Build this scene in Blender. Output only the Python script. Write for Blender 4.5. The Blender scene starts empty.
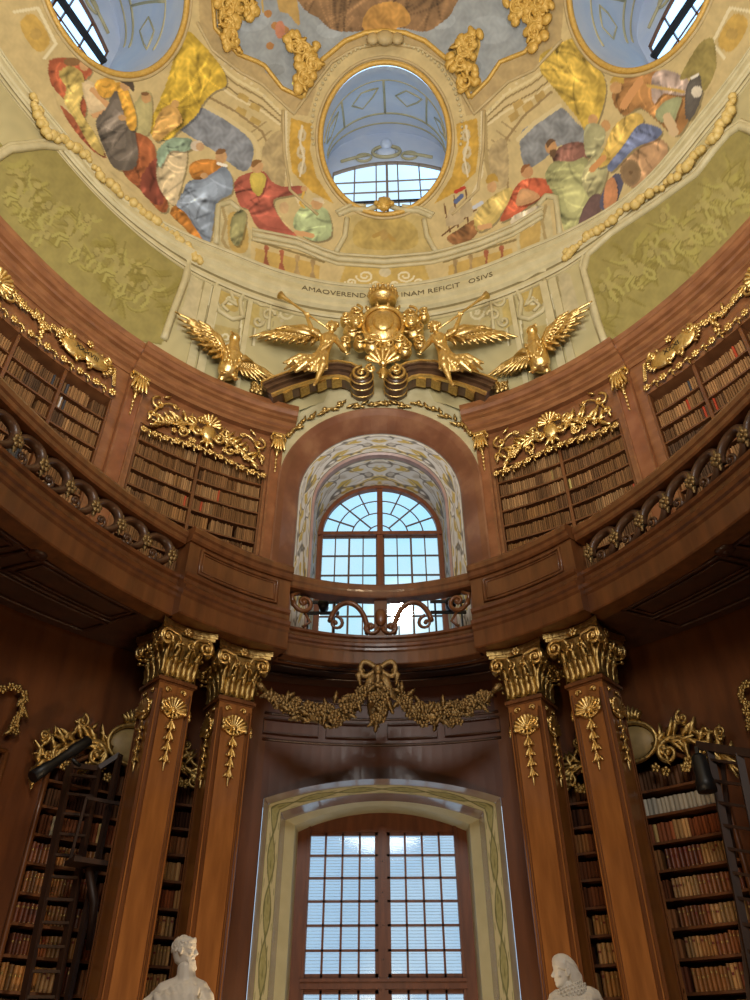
import bpy, math, random
import numpy as np
from mathutils import Vector, Matrix
PI = math.pi
R = random.Random(11)
SC = bpy.context.scene
COL = SC.collection

# ------------------------------------------------------------------ camera frame (used to place things on real surfaces)
YAW, PITCH, ROLL, FPX = math.radians(.46), math.radians(37.9), math.radians(-.15), 751.0
EYE = np.array([0, 0, 1.6])
_f = np.array([-math.sin(YAW)*math.cos(PITCH), math.cos(YAW)*math.cos(PITCH), math.sin(PITCH)])
_r0 = np.array([math.cos(YAW), math.sin(YAW), 0]); _u0 = np.cross(_r0, _f)
CR = math.cos(ROLL)*_r0 + math.sin(ROLL)*_u0
CU = -math.sin(ROLL)*_r0 + math.cos(ROLL)*_u0
CF = _f
def ray(x, y): return CF + CR*(x-375)/FPX + CU*(500-y)/FPX
def at_y(x, y, Y):
    d = ray(x, y); return EYE + d*(Y/d[1])
def at_z(x, y, Z):
    d = ray(x, y); return EYE + d*((Z-1.6)/d[2])
def proj(P):
    d = np.asarray(P, float) - EYE; k = FPX/(d@CF)
    return 375 + k*(d@CR), 500 - k*(d@CU)

# ------------------------------------------------------------------ ellipses in plan
class Ell:
    def __init__(s, a, b, yc=3.0):
        s.a, s.b, s.yc = a, b, yc
        s.t = np.linspace(-PI, PI, 4001)
        x, y = a*np.sin(s.t), yc + b*np.cos(s.t)
        L = np.concatenate([[0], np.cumsum(np.hypot(np.diff(x), np.diff(y)))])
        s.S = L - np.interp(0, s.t, L); s.half = s.S[-1]
    def t_of(s, q): return float(np.interp(q, s.S, s.t))
    def s_of_t(s, t): return float(np.interp(t, s.t, s.S))
    def s_at(s, x):                       # arc length at abscissa x on the window side
        return s.s_of_t(math.asin(max(-1, min(1, x/s.a))))
    def nrm(s, t):                        # inward normal
        n = np.array([-math.sin(t)/s.a, -math.cos(t)/s.b]); return n/np.linalg.norm(n)
    def P(s, q, d, z):
        t = s.t_of(q); n = s.nrm(t)
        return (s.a*math.sin(t)+n[0]*d, s.yc+s.b*math.cos(t)+n[1]*d, z)
    def hit(s, px, py, d=0):              # pixel -> (arc length, z)
        a, b = s.a-d, s.b-d
        v = ray(px, py); A = (v[0]/a)**2+(v[1]/b)**2; B = -2*s.yc*v[1]/b**2; c = (s.yc/b)**2-1
        k = (-B+math.sqrt(B*B-4*A*c))/(2*A); p = EYE+v*k
        return s.s_of_t(math.atan2(p[0]/a, (p[1]-s.yc)/b)), p[2]
    def warp(s, q0, d0, z0):
        return lambda p: s.P(q0+p[0], d0-p[1], z0+p[2])
    def mat(s, q, d, z):                  # rigid frame: X along the wall to the right, -Y into the hall, Z up
        t = s.t_of(q); n = s.nrm(t); p = s.P(q, d, z)
        return Matrix(((-n[1], -n[0], 0, p[0]), (n[0], -n[1], 0, p[1]), (0, 0, 1, p[2]), (0, 0, 0, 1)))
F = Ell(9.0, 11.6)        # facade of the bookcases, both storeys
G = Ell(6.2, 10.38)       # front of the balcony
D = Ell(9.5, 11.2)        # drum under the dome
DH, DZ = 9.5, 19.8
def dome(t, th):
    return (D.a*math.cos(th)*math.sin(t), D.yc + D.b*math.cos(th)*math.cos(t), DZ + DH*math.sin(th))
def at_dome(px, py, off=0):
    sc = np.array([D.a-off, D.b-off, DH-off]); d = ray(px, py)/sc; o = (EYE-np.array([0, D.yc, DZ]))/sc
    A = d@d; B = 2*d@o; c = o@o-1
    return EYE + ray(px, py)*((-B+math.sqrt(B*B-4*A*c))/(2*A))

# ------------------------------------------------------------------ mesh builder
class MB:
    def __init__(s, warp=None, M=None): s.v = []; s.f = []; s.sm = []; s.mi = []; s.w = warp; s.M = M; s.cur = 0
    def add(s, vs, fs, smooth=False):
        b = len(s.v)
        if s.M is not None: vs = [tuple(s.M @ Vector(p)) for p in vs]
        if s.w is not None: vs = [tuple(s.w(p)) for p in vs]
        s.v.extend(tuple(float(c) for c in p) for p in vs)
        for f in fs: s.f.append(tuple(b+i for i in f)); s.sm.append(smooth); s.mi.append(s.cur)
    def box(s, c, d, rot=None):
        x, y, z = d[0]/2, d[1]/2, d[2]/2
        vs = [(i*x, j*y, k*z) for k in (-1, 1) for j in (-1, 1) for i in (-1, 1)]
        if rot is not None: vs = [tuple(rot @ Vector(p)) for p in vs]
        s.add([(p[0]+c[0], p[1]+c[1], p[2]+c[2]) for p in vs], [(0, 2, 3, 1), (4, 5, 7, 6), (0, 1, 5, 4), (2, 6, 7, 3), (0, 4, 6, 2), (1, 3, 7, 5)])
    def bar(s, a, b, w, h):               # rectangular bar from a to b
        a, b = Vector(a), Vector(b); ax = (b-a); L = ax.length; q = ax.to_track_quat('X', 'Z').to_matrix()
        s.box(tuple((a+b)/2), (L, w, h), q)
    def tube(s, pts, r, n=8, closed=False, flat=1.0):
        pts = [Vector(p) for p in pts]; m = len(pts)
        rr = [r]*m if not hasattr(r, '__len__') else list(r)
        vs = []; up = None
        for i, p in enumerate(pts):
            a = pts[(i-1) % m] if (closed or i) else p; b = pts[(i+1) % m] if (closed or i < m-1) else p
            t = (b-a).normalized() if (b-a).length > 1e-9 else Vector((0, 0, 1))
            if up is None:
                up = Vector((0, -1, 0)) if abs(t.y) < .9 else Vector((0, 0, 1))
            side = t.cross(up)
            if side.length < 1e-6: side = t.cross(Vector((1, 0, 0)))
            side.normalize(); up = side.cross(t).normalized()
            for k in range(n):
                an = 2*PI*k/n; vs.append(tuple(p + side*(math.cos(an)*rr[i]) + up*(math.sin(an)*rr[i]*flat)))
        fs = []
        for i in range(m if closed else m-1):
            j = (i+1) % m
            for k in range(n): fs.append((i*n+k, i*n+(k+1) % n, j*n+(k+1) % n, j*n+k))
        if not closed: fs += [tuple(range(n-1, -1, -1)), tuple(range((m-1)*n, m*n))]
        s.add(vs, fs, True)
    def ball(s, c, r, nu=10, nv=6, rot=None):
        if not hasattr(r, '__len__'): r = (r, r, r)
        vs = [(0, 0, -1)]
        for j in range(1, nv):
            a = -PI/2+PI*j/nv
            for i in range(nu): vs.append((math.cos(a)*math.cos(2*PI*i/nu), math.cos(a)*math.sin(2*PI*i/nu), math.sin(a)))
        vs.append((0, 0, 1)); t = len(vs)-1
        fs = [(0, 1+(i+1) % nu, 1+i) for i in range(nu)]
        for j in range(nv-2):
            for i in range(nu): fs.append((1+j*nu+i, 1+j*nu+(i+1) % nu, 1+(j+1)*nu+(i+1) % nu, 1+(j+1)*nu+i))
        fs += [(1+(nv-2)*nu+i, 1+(nv-2)*nu+(i+1) % nu, t) for i in range(nu)]
        vs = [Vector((p[0]*r[0], p[1]*r[1], p[2]*r[2])) for p in vs]
        if rot is not None: vs = [rot @ p for p in vs]
        s.add([(p[0]+c[0], p[1]+c[1], p[2]+c[2]) for p in vs], fs, True)
    def limb(s, a, b, ra, rb, n=10):      # tapered capsule
        a, b = Vector(a), Vector(b); ax = (b-a).normalized()
        pts, rr = [], []
        for k in (0.05, .5, .87): pts.append(a-ax*ra*math.cos(k*PI/2)); rr.append(ra*math.sin(k*PI/2))
        pts += [a, b]; rr += [ra, rb]
        for k in (.87, .5, .05): pts.append(b+ax*rb*math.cos(k*PI/2)); rr.append(rb*math.sin(k*PI/2))
        s.tube(pts, rr, n)
    def lathe(s, prof, c=(0, 0, 0), n=16, rot=None):
        vs = []
        for r, z in prof:
            for k in range(n): vs.append(Vector((r*math.cos(2*PI*k/n), r*math.sin(2*PI*k/n), z)))
        if rot is not None: vs = [rot @ v for v in vs]
        m = len(prof); fs = [(i*n+k, i*n+(k+1) % n, (i+1)*n+(k+1) % n, (i+1)*n+k) for i in range(m-1) for k in range(n)]
        fs += [tuple(range(n-1, -1, -1)), tuple(range((m-1)*n, m*n))]
        s.add([(v[0]+c[0], v[1]+c[1], v[2]+c[2]) for v in vs], fs, True)
    def ext(s, poly, y0, y1):             # polygon in XZ pulled from y0 (front) to y1 (back)
        n = len(poly); vs = [(p[0], y0, p[1]) for p in poly]+[(p[0], y1, p[1]) for p in poly]
        s.add(vs, [tuple(range(n)), tuple(range(2*n-1, n-1, -1))]+[(i, i+n, (i+1) % n+n, (i+1) % n) for i in range(n)])
    def leaf(s, c, ang, L, W, h=.05, curl=.0, n=5):   # solid leaf lying on the plane y=0, ridge towards -Y
        ca, sa = math.cos(ang), math.sin(ang); vs = []
        for i in range(n+1):
            t = i/n; w = W/2*math.sin(PI*min(1, .12+t*.88))**.8 if i < n else W*.03
            w *= 1+.22*math.cos(t*PI*5); bend = curl*t*t*L
            lift = h*(.35+math.sin(PI*t)*.65 + (t**3)*.6)
            for q, yy in ((-w, -lift*.25), (0, -lift), (w, -lift*.25), (0, 0.0)):
                X = t*L; Z = q+bend
                vs.append((c[0]+X*ca-Z*sa, c[1]+yy, c[2]+X*sa+Z*ca))
        fs = []
        for i in range(n):
            for k in range(4): fs.append((i*4+k, i*4+(k+1) % 4, i*4+4+(k+1) % 4, i*4+4+k))
        fs += [(0, 1, 2, 3), tuple(n*4+k for k in (3, 2, 1, 0))]
        s.add(vs, fs, True)
    def scroll(s, c, r, turns=1.5, a0=0, sg=1, w=.03, n=6, tail=None, steps=None):
        pts, rr = [], []; N = steps or int(10*turns)+4
        for i in range(N+1):
            t = i/N; a = a0+sg*2*PI*turns*t; q = r*(1-t)**1.0*.92+r*.08
            pts.append((c[0]+q*math.cos(a), c[1]-w*(.6+.5*t), c[2]+q*math.sin(a))); rr.append(w*(1-.45*t))
        if tail is not None:
            p0 = Vector(pts[0]); tl = [Vector((q[0], c[1]-w*.6, q[1])) for q in tail]
            pts = [tuple(p) for p in tl]+pts; rr = [w*(.45+.55*(i+1)/(len(tl)+1)) for i in range(len(tl))]+rr
        s.tube(pts, rr, n)
        s.ball((c[0], c[1]-w*1.1, c[2]), w*1.25, 6, 4)
    def flower(s, c, r, n=5, a0=0):
        for k in range(n):
            a = a0+2*PI*k/n
            s.ball((c[0]+.58*r*math.cos(a), c[1]-r*.18, c[2]+.58*r*math.sin(a)), (r*.42, r*.25, r*.42), 7, 4)
        s.ball((c[0], c[1]-r*.36, c[2]), r*.28, 7, 4)
    def shell(s, c, r, n=9, a0=PI*.02, a1=PI*.98, dep=.3):
        for k in range(n):
            a = a0+(a1-a0)*k/(n-1)
            s.limb((c[0]+r*.15*math.cos(a), c[1]-r*.1, c[2]+r*.15*math.sin(a)), (c[0]+r*.82*math.cos(a), c[1]-r*dep, c[2]+r*.82*math.sin(a)), r*.05, r*.16, 7)
        s.ball((c[0], c[1]-r*.15, c[2]), (r*.25, r*.2, r*.2), 8, 5)
    def mesh(s, name):
        me = bpy.data.meshes.new(name); me.from_pydata(s.v, [], s.f)
        me.polygons.foreach_set('use_smooth', s.sm); me.polygons.foreach_set('material_index', s.mi); me.update(); return me

def obj(name, mb, m, parent=None, label=None):
    me = mb if isinstance(mb, bpy.types.Mesh) else mb.mesh(name)
    for q in (m if isinstance(m, (list, tuple)) else [m]): me.materials.append(q)
    o = bpy.data.objects.new(name, me); COL.objects.link(o)
    if parent is not None: o.parent = parent
    if label: o['label'] = label
    return o
def tag(o, label, cat, group=None, kind=None):
    o['label'] = label; o['category'] = cat
    if group: o['group'] = group
    if kind: o['kind'] = kind
    return o
def thing(name, label, cat, loc=None, rz=0, group=None, kind='thing'):
    o = bpy.data.objects.new(name, None); COL.objects.link(o)
    o.empty_display_size = .1
    if loc is not None: o.location = loc; o.rotation_euler = (0, 0, rz)
    return tag(o, label, cat, group, kind)
def struct(name, mb, m, parent=None):
    o = obj(name, mb, m, parent)
    if parent is None: o['kind'] = 'structure'
    return o
def copy_tree(o, parent=None):
    c = o.copy(); COL.objects.link(c)
    if parent is not None: c.parent = parent
    for ch in list(o.children): copy_tree(ch, c)
    return c
def remesh(o, vox, smooth=3):
    m = o.modifiers.new('r', 'REMESH'); m.mode = 'VOXEL'; m.voxel_size = vox; m.use_smooth_shade = True
    if smooth: k = o.modifiers.new('s', 'SMOOTH'); k.factor = .5; k.iterations = smooth
    return o

# curved solids that follow an ellipse
def cbox(mb, e, q0, q1, d0, d1, z0, z1, n=None):
    n = n or max(2, int(abs(q1-q0)/.25)+1)
    fz0 = z0 if callable(z0) else (lambda q: z0); fz1 = z1 if callable(z1) else (lambda q: z1)
    vs = []
    for i in range(n+1):
        q = q0+(q1-q0)*i/n; a, b = fz0(q), fz1(q)
        vs += [e.P(q, d1, a), e.P(q, d1, b), e.P(q, d0, b), e.P(q, d0, a)]
    fs = [(i*4+k, i*4+4+k, i*4+4+(k+1) % 4, i*4+(k+1) % 4) for i in range(n) for k in range(4)]
    fs += [(0, 1, 2, 3), (n*4+3, n*4+2, n*4+1, n*4)]
    mb.add(vs, fs)
def sweep(mb, e, q0, q1, prof, n=None, dd=0.0, dz=None):
    n = n or max(2, int(abs(q1-q0)/.25)+1); m = len(prof); vs = []
    for i in range(n+1):
        q = q0+(q1-q0)*i/n
        k = dz(q) if dz else 0; vs += [e.P(q, d+dd, z+k) for d, z in prof]
    fs = [(i*m+k, i*m+(k+1) % m, i*m+m+(k+1) % m, i*m+m+k) for i in range(n) for k in range(m)]
    fs += [tuple(range(m-1, -1, -1)), tuple(range(n*m, n*m+m))]
    mb.add(vs, fs)

# ------------------------------------------------------------------ materials
def lin(c): return tuple(((v/255)/12.92 if v/255 <= .04045 else ((v/255+.055)/1.055)**2.4) for v in c)
def srgb(*c): return (*lin(c), 1)
def mk(name, c1, c2=None, rough=.5, metal=0, scale=6, stretch=(1, 1, 1), bump=0, detail=5, coat=0, c3=None, spec=.5, rvar=0, bscale=None):
    m = bpy.data.materials.new(name); m.use_nodes = True; nt = m.node_tree; N = nt.nodes; L = nt.links
    b = N['Principled BSDF']; b.inputs['Roughness'].default_value = rough; b.inputs['Metallic'].default_value = metal
    b.inputs['Base Color'].default_value = srgb(*c1); b.inputs['Specular IOR Level'].default_value = spec
    if coat: b.inputs['Coat Weight'].default_value = coat; b.inputs['Coat Roughness'].default_value = .12
    if c2 or bump or rvar:
        tc = N.new('ShaderNodeTexCoord'); mp = N.new('ShaderNodeMapping'); mp.inputs['Scale'].default_value = stretch
        L.new(tc.outputs['Object'], mp.inputs[0])
        nz = N.new('ShaderNodeTexNoise'); nz.inputs['Scale'].default_value = scale; nz.inputs['Detail'].default_value = detail
        L.new(mp.outputs[0], nz.inputs['Vector'])
        if c2:
            rp = N.new('ShaderNodeValToRGB'); e = rp.color_ramp.elements
            e[0].position = .32; e[1].position = .68; e[0].color = srgb(*c1); e[1].color = srgb(*c2)
            if c3: k = e.new(.5); k.color = srgb(*c3)
            L.new(nz.outputs['Fac'], rp.inputs[0]); L.new(rp.outputs[0], b.inputs['Base Color'])
        if bump:
            n2 = nz
            if bscale:
                n2 = N.new('ShaderNodeTexNoise'); n2.inputs['Scale'].default_value = bscale; L.new(mp.outputs[0], n2.inputs['Vector'])
            bp = N.new('ShaderNodeBump'); bp.inputs['Strength'].default_value = bump; bp.inputs['Distance'].default_value = .05
            L.new(n2.outputs['Fac'], bp.inputs['Height']); L.new(bp.outputs[0], b.inputs['Normal'])
        if rvar:
            mr = N.new('ShaderNodeMapRange'); mr.inputs['To Min'].default_value = rough-rvar; mr.inputs['To Max'].default_value = rough+rvar
            L.new(nz.outputs['Fac'], mr.inputs[0]); L.new(mr.outputs[0], b.inputs['Roughness'])
    return m
def attr_mat(name, rough=.7):
    m = bpy.data.materials.new(name); m.use_nodes = True; nt = m.node_tree
    a = nt.nodes.new('ShaderNodeAttribute'); a.attribute_name = 'Col'
    b = nt.nodes['Principled BSDF']; b.inputs['Roughness'].default_value = rough; b.inputs['Specular IOR Level'].default_value = .25
    nt.links.new(a.outputs['Color'], b.inputs['Base Color']); return m
def objcol_mat(name, rough=.5):
    m = bpy.data.materials.new(name); m.use_nodes = True; nt = m.node_tree; N = nt.nodes; L = nt.links
    a = N.new('ShaderNodeObjectInfo'); b = N['Principled BSDF']; b.inputs['Roughness'].default_value = rough
    nz = N.new('ShaderNodeTexNoise'); nz.inputs['Scale'].default_value = 25; tc = N.new('ShaderNodeTexCoord'); L.new(tc.outputs['Object'], nz.inputs[0])
    mx = N.new('ShaderNodeMix'); mx.data_type = 'RGBA'; mx.blend_type = 'MULTIPLY'; mx.inputs[0].default_value = .35
    L.new(a.outputs['Color'], mx.inputs[6]); L.new(nz.outputs['Color'], mx.inputs[7]); L.new(mx.outputs[2], b.inputs['Base Color']); return m
M = dict(
    wood=mk('walnut_wood', (92, 54, 28), (120, 74, 40), .36, scale=3, stretch=(2, 2, .35), coat=.25),
    orange=mk('honey_wood', (126, 78, 36), (156, 102, 52), .34, scale=2.2, stretch=(3, 3, .4), coat=.35),
    dark=mk('dark_wood', (58, 34, 24), (78, 46, 30), .4, scale=3, stretch=(2, 2, .4), coat=.2),
    red=mk('red_marble', (118, 70, 42), (150, 96, 62), .28, scale=2.5, coat=.4, c3=(134, 80, 48)),
    brownm=mk('brown_marble', (112, 72, 50), (150, 106, 76), .3, scale=1.4, coat=.4, c3=(126, 82, 58), detail=8),
    lowm=mk('dark_red_marble', (70, 38, 26), (92, 50, 32), .42, scale=1.2, coat=.12, detail=8),
    cornice=mk('cornice_wood', (120, 76, 46), (150, 100, 62), .28, scale=2.5, stretch=(1, 1, 2.5), coat=.45, c3=(134, 86, 52)),
    lower=mk('lower_wall_wood', (84, 46, 22), (108, 62, 30), .34, scale=2.2, stretch=(2, 2, .4), coat=.3),
    gold=mk('gilding', (222, 188, 116), (244, 216, 150), .38, 1.0, scale=14, bump=.25, rvar=.08),
    goldd=mk('aged_gilding', (176, 146, 88), (210, 182, 118), .44, 1.0, scale=16, bump=.3),
    bronze=mk('dull_bronze_gilding', (132, 110, 74), (172, 146, 100), .5, .85, scale=18, bump=.35),
    cream=mk('cream_stucco', (186, 174, 132), (202, 190, 148), .6, scale=3),
    beige=mk('beige_stucco', (178, 158, 112), (196, 176, 130), .6, scale=3),
    yellow=mk('yellow_stucco', (208, 172, 88), (222, 190, 108), .6, scale=4),
    vault=mk('pale_vault_plaster', (216, 226, 242), (228, 234, 244), .55, scale=1.5),
    iron=mk('black_iron', (22, 20, 20), rough=.5),
    black=mk('black_metal', (20, 22, 25), rough=.45),
    ladder=mk('dark_stained_wood', (44, 28, 20), (60, 38, 26), .5, scale=4, stretch=(3, 3, .5)),
    statue=mk('white_marble', (212, 206, 194), (232, 228, 218), .45, scale=5),
    floor=mk('floor_stone', (120, 80, 60), (190, 170, 150), .3, scale=.8),
    frame=mk('window_frame_wood', (98, 52, 30), (124, 70, 40), .4, scale=3, stretch=(3, 3, .5)),
    whitebar=mk('pale_muntin', (150, 130, 110), rough=.5),
    paint=attr_mat('fresco_paint'), bookmix=attr_mat('leather_mix', .5), book=objcol_mat('book_leather', .45),
    blind=None,
)
def glass_mat():
    m = bpy.data.materials.new('window_glass'); m.use_nodes = True; nt = m.node_tree; N = nt.nodes; L = nt.links
    N.remove(N['Principled BSDF']); o = N['Material Output']
    t = N.new('ShaderNodeBsdfTransparent'); t.inputs[0].default_value = (.93, .97, .98, 1)
    g = N.new('ShaderNodeBsdfGlossy'); g.inputs['Roughness'].default_value = .08
    x = N.new('ShaderNodeMixShader'); x.inputs[0].default_value = .035; L.new(t.outputs[0], x.inputs[1]); L.new(g.outputs[0], x.inputs[2]); L.new(x.outputs[0], o.inputs[0]); return m
M['glass'] = glass_mat()

def translucent_mat(name, c):
    m = bpy.data.materials.new(name); m.use_nodes = True; nt = m.node_tree; N = nt.nodes; L = nt.links; N.remove(N['Principled BSDF'])
    d = N.new('ShaderNodeBsdfDiffuse'); t = N.new('ShaderNodeBsdfTranslucent'); x = N.new('ShaderNodeMixShader'); x.inputs[0].default_value = .75
    for q in (d, t): q.inputs[0].default_value = srgb(*c)
    L.new(d.outputs[0], x.inputs[1]); L.new(t.outputs[0], x.inputs[2]); L.new(x.outputs[0], N['Material Output'].inputs[0]); return m
M['blind'] = translucent_mat('pale_blind', (240, 244, 246))
# ================================================================== THE SETTING
qx = F.s_at
QH = F.half
B_LO, B_HI = 2.95, 5.42            # bookcase bay beside the window (abscissae on the facade)
A_LO, A_HI = 5.92, 8.35            # next bay outwards
def smooth(t): t = max(0, min(1, t)); return t*t*(3-2*t)
def archtop(q):                    # curved head of the lower bays
    u = (abs(q)-qx(B_LO))/(qx(B_HI)-qx(B_LO)); return 5.72+.5*smooth(min(u, 1-u)/.38)

mb = MB(); mb.lathe([(12, -.2), (12, 0)], (0, 3, 0), 64); struct('floor', mb, M['floor'])
# lower storey, left / right
for side, sg in (('left', -1), ('right', 1)):
    w = MB()
    cbox(w, F, sg*qx(2.18), sg*qx(B_LO), -.6, 0, 0, 8.69)
    cbox(w, F, sg*qx(B_LO), sg*qx(B_HI), -.6, 0, archtop, 8.69, 20)
    cbox(w, F, sg*qx(B_LO), sg*qx(B_HI), -.6, 0, 0, .25)
    cbox(w, F, sg*qx(B_HI), sg*qx(A_LO), -.6, 0, 0, 8.69)
    cbox(w, F, sg*qx(A_LO), sg*qx(A_HI), -.6, 0, 5.75, 8.69)
    cbox(w, F, sg*qx(A_LO), sg*qx(A_HI), -.6, 0, 0, .25)
    cbox(w, F, sg*qx(A_HI), sg*(QH-3), -.6, 0, 0, 8.69)
    cbox(w, F, sg*qx(2.5), sg*(QH-3), -.75, -.6, 0, 8.69)
    struct('wall_lower_'+side, w, M['lower'])
    # beads around the openings
    b = MB()
    for x0, x1, top in ((B_LO, B_HI, None), (A_LO, A_HI, 5.75)):
        for x in (x0, x1):
            b.tube([F.P(sg*qx(x), .02, z) for z in np.linspace(.25, 5.75, 8)], .045, 6)
        b.tube([F.P(sg*q, .02, (archtop(q) if top is None else top)) for q in np.linspace(qx(x0), qx(x1), 22)], .045, 6)
    struct('trim_'+('1' if sg < 0 else '2'), b, M['wood'])
    # upper storey
    w = MB()
    cbox(w, F, sg*qx(2.40), sg*qx(2.80), -.6, 0, 8.7, 14.7)
    cbox(w, F, sg*qx(2.80), sg*qx(5.40), -.6, 0, 13.45, 14.7)
    cbox(w, F, sg*qx(5.40), sg*qx(A_LO), -.6, 0, 8.7, 14.7)
    cbox(w, F, sg*qx(A_LO), sg*qx(A_HI), -.6, 0, 13.62, 14.7)
    cbox(w, F, sg*qx(A_HI), sg*(QH-3), -.6, 0, 8.7, 14.7)
    cbox(w, F, sg*qx(2.6), sg*(QH-3), -.75, -.6, 8.7, 14.7)
    struct('wall_upper_'+side, w, M['cornice'])
    # cornice: the bay beside the window stands slightly forward
    c = MB()
    prof = [(-.5, 14.6), (.03, 14.6), (.05, 14.70), (.12, 14.74), (.12, 14.80), (.16, 14.84), (.18, 14.95), (.26, 14.98), (.27, 15.06), (.33, 15.09), (.38, 15.18), (.41, 15.2), (.42, 15.35), (-.5, 15.35)]
    sweep(c, F, sg*qx(2.22), sg*qx(5.78), prof, 26, .12)
    sweep(c, F, sg*qx(5.74), sg*(QH-3), prof, 40, 0)
    struct('trim_'+('3' if sg < 0 else '4'), c, M['cornice'])
w = MB()
cbox(w, F, QH-3.05, QH, -.6, 0, 0, 15.4); cbox(w, F, -QH, -QH+3.05, -.6, 0, 0, 15.4)
struct('wall_rear', w, M['wood'])
# window wall of the lower storey: curved panelling above the window head
def seg_arch(half, zs, zt, zb, n=24):    # jamb - segmental head - jamb, as (x, z)
    pts = [(-half, zb), (-half, zb+(zs-zb)*.5)]
    for i in range(n+1):
        x = -half+2*half*i/n; pts.append((x, zt-(zt-zs)*(x/half)**2))
    return pts+[(half, zb+(zs-zb)*.5), (half, zb)]
def semi_arch(r, zc, zb, n=32):
    pts = [(-r, zb), (-r, zb+(zc-zb)*.35), (-r, zb+(zc-zb)*.7)]
    pts += [(-r*math.cos(PI*i/n), zc+r*math.sin(PI*i/n)) for i in range(n+1)]
    return pts+[(r, zb+(zc-zb)*.7), (r, zb+(zc-zb)*.35), (r, zb)]
w = MB()
hd = seg_arch(2.18, 5.74, 6.08, 0)[2:-2]
cbox(w, F, qx(-2.3), qx(2.3), -.6, 0, lambda q: 6.08-.34*min(1, abs(q)/qx(2.18))**2, 8.55, 24)
struct('wall_window', w, M['lowm'])
w = MB()
for z, r in ((6.86, .03), (7.38, .03), (7.7, .03)):
    w.tube([F.P(q, .0, z) for q in np.linspace(qx(-2.3), qx(2.3), 24)], r, 6)
for sg in (-1, 1):
    for z0, z1, x0, x1 in ((6.98, 7.26, .12, 1.1), (6.98, 7.26, 1.25, 2.3)):
        w.tube([F.P(sg*qx(x), .02, z) for x, z in ((x0, z0), (x1, z0), (x1, z1), (x0, z1))], .022, 6, True)
struct('trim_5', w, M['dark'])

def loft(mb, la, ya, lb, yb):
    n = len(la); mb.add([(x, ya, z) for x, z in la]+[(x, yb, z) for x, z in lb], [(i, i+1, n+i+1, n+i) for i in range(n-1)])
# lower window niche: stepped, splayed jambs
LJ = [(14.18, 2.16, 5.74, 6.08), (14.50, 2.11, 5.73, 6.07), (14.72, 1.90, 5.64, 5.98), (15.25, 1.87, 5.64, 5.99), (15.45, 1.70, 5.60, 5.96)]
lj = [seg_arch(h, zs, zt, .0) for _, h, zs, zt in LJ]
polish = mk('polished_stone_reveal', (150, 128, 118), (176, 156, 146), .16, scale=1.5, coat=.6)
n1 = MB()
for k in (0, 2): loft(n1, lj[k], LJ[k][0], lj[k+1], LJ[k+1][0])
struct('trim_6', n1, polish)

# painted surfaces carry their pattern as a colour attribute
def paint_mesh(name, V, Fq, C, smooth=True):
    me = bpy.data.meshes.new(name)
    V = np.asarray(V, np.float32); Fq = np.asarray(Fq, np.int32)
    me.vertices.add(len(V)); me.vertices.foreach_set('co', V.ravel())
    me.loops.add(Fq.size); me.loops.foreach_set('vertex_index', Fq.ravel())
    me.polygons.add(len(Fq)); me.polygons.foreach_set('loop_start', np.arange(0, Fq.size, 4, dtype=np.int32))
    me.polygons.foreach_set('loop_total', np.full(len(Fq), 4, np.int32))
    me.polygons.foreach_set('use_smooth', np.full(len(Fq), smooth))
    me.update(calc_edges=True)
    a = me.attributes.new('Col', 'FLOAT_COLOR', 'POINT')
    C = np.clip(np.asarray(C, np.float64), 0, 255)/255; C = np.where(C <= .04045, C/12.92, ((C+.055)/1.055)**2.4)
    a.data.foreach_set('color', np.concatenate([C, np.ones((len(C), 1))], 1).astype(np.float32).ravel())
    return me
def grid_faces(nu, nv):
    i = np.arange(nu-1)[:, None]*nv+np.arange(nv-1)[None]
    return np.stack([i, i+nv, i+nv+1, i+1], -1).reshape(-1, 4)
def painted_loft(name, la, ya, lb, yb, nu, nv, fn):
    def arc(l):
        l = np.array(l); s = np.concatenate([[0], np.cumsum(np.hypot(*np.diff(l, axis=0).T))]); return l, s
    A, sa = arc(la); Bq, sb = arc(lb); u = np.linspace(0, 1, nu)
    pa = np.stack([np.interp(u*sa[-1], sa, A[:, 0]), np.full(nu, ya), np.interp(u*sa[-1], sa, A[:, 1])], 1)
    pb = np.stack([np.interp(u*sb[-1], sb, Bq[:, 0]), np.full(nu, yb), np.interp(u*sb[-1], sb, Bq[:, 1])], 1)
    v = np.linspace(0, 1, nv); V = pa[:, None]*(1-v)[None, :, None]+pb[:, None]*v[None, :, None]
    L = sa[-1]; U, Vv = np.meshgrid((u-.5)*L, v, indexing='ij')
    return paint_mesh(name, V.reshape(-1, 3), grid_faces(nu, nv), fn(np.abs(U), Vv).reshape(-1, 3))
def mixc(a, b, m): return a*(1-m[..., None])+np.array(b, float)*m[..., None]
def arabesque(base, line, fill, fill2, s=1.0):
    def fn(U, V):
        C = np.zeros(U.shape+(3,))+np.array(base, float); v = V-.5
        w = lambda p, q, r: np.sin(U*s*p+q+1.6*np.sin(v*r+U*s*1.7))*np.cos(v*r*1.3+1.4*np.sin(U*s*p*.6+q))
        f = w(3.1, .4, 6)+.55*w(6.3, 1.9, 10); g = w(4.4, 2.2, 8)-.5*w(8.1, .3, 13)
        C = mixc(C, fill, np.clip((g-.25)*5, 0, 1)*.95); C = mixc(C, fill2, np.clip((-g-.55)*4, 0, 1)*.6)
        C = mixc(C, line, np.clip(1.25-np.abs(f)/.15, 0, 1)*.95); C = mixc(C, (236, 232, 222), np.clip(1-np.abs(f-.26)/.1, 0, 1)*.8)
        C = mixc(C, line, ((V < .045) | (V > .955)).astype(float)*.7); C = mixc(C, (232, 226, 210), (((V > .06) & (V < .1)) | ((V < .94) & (V > .9))).astype(float)*.8)
        return C
    return fn
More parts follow.
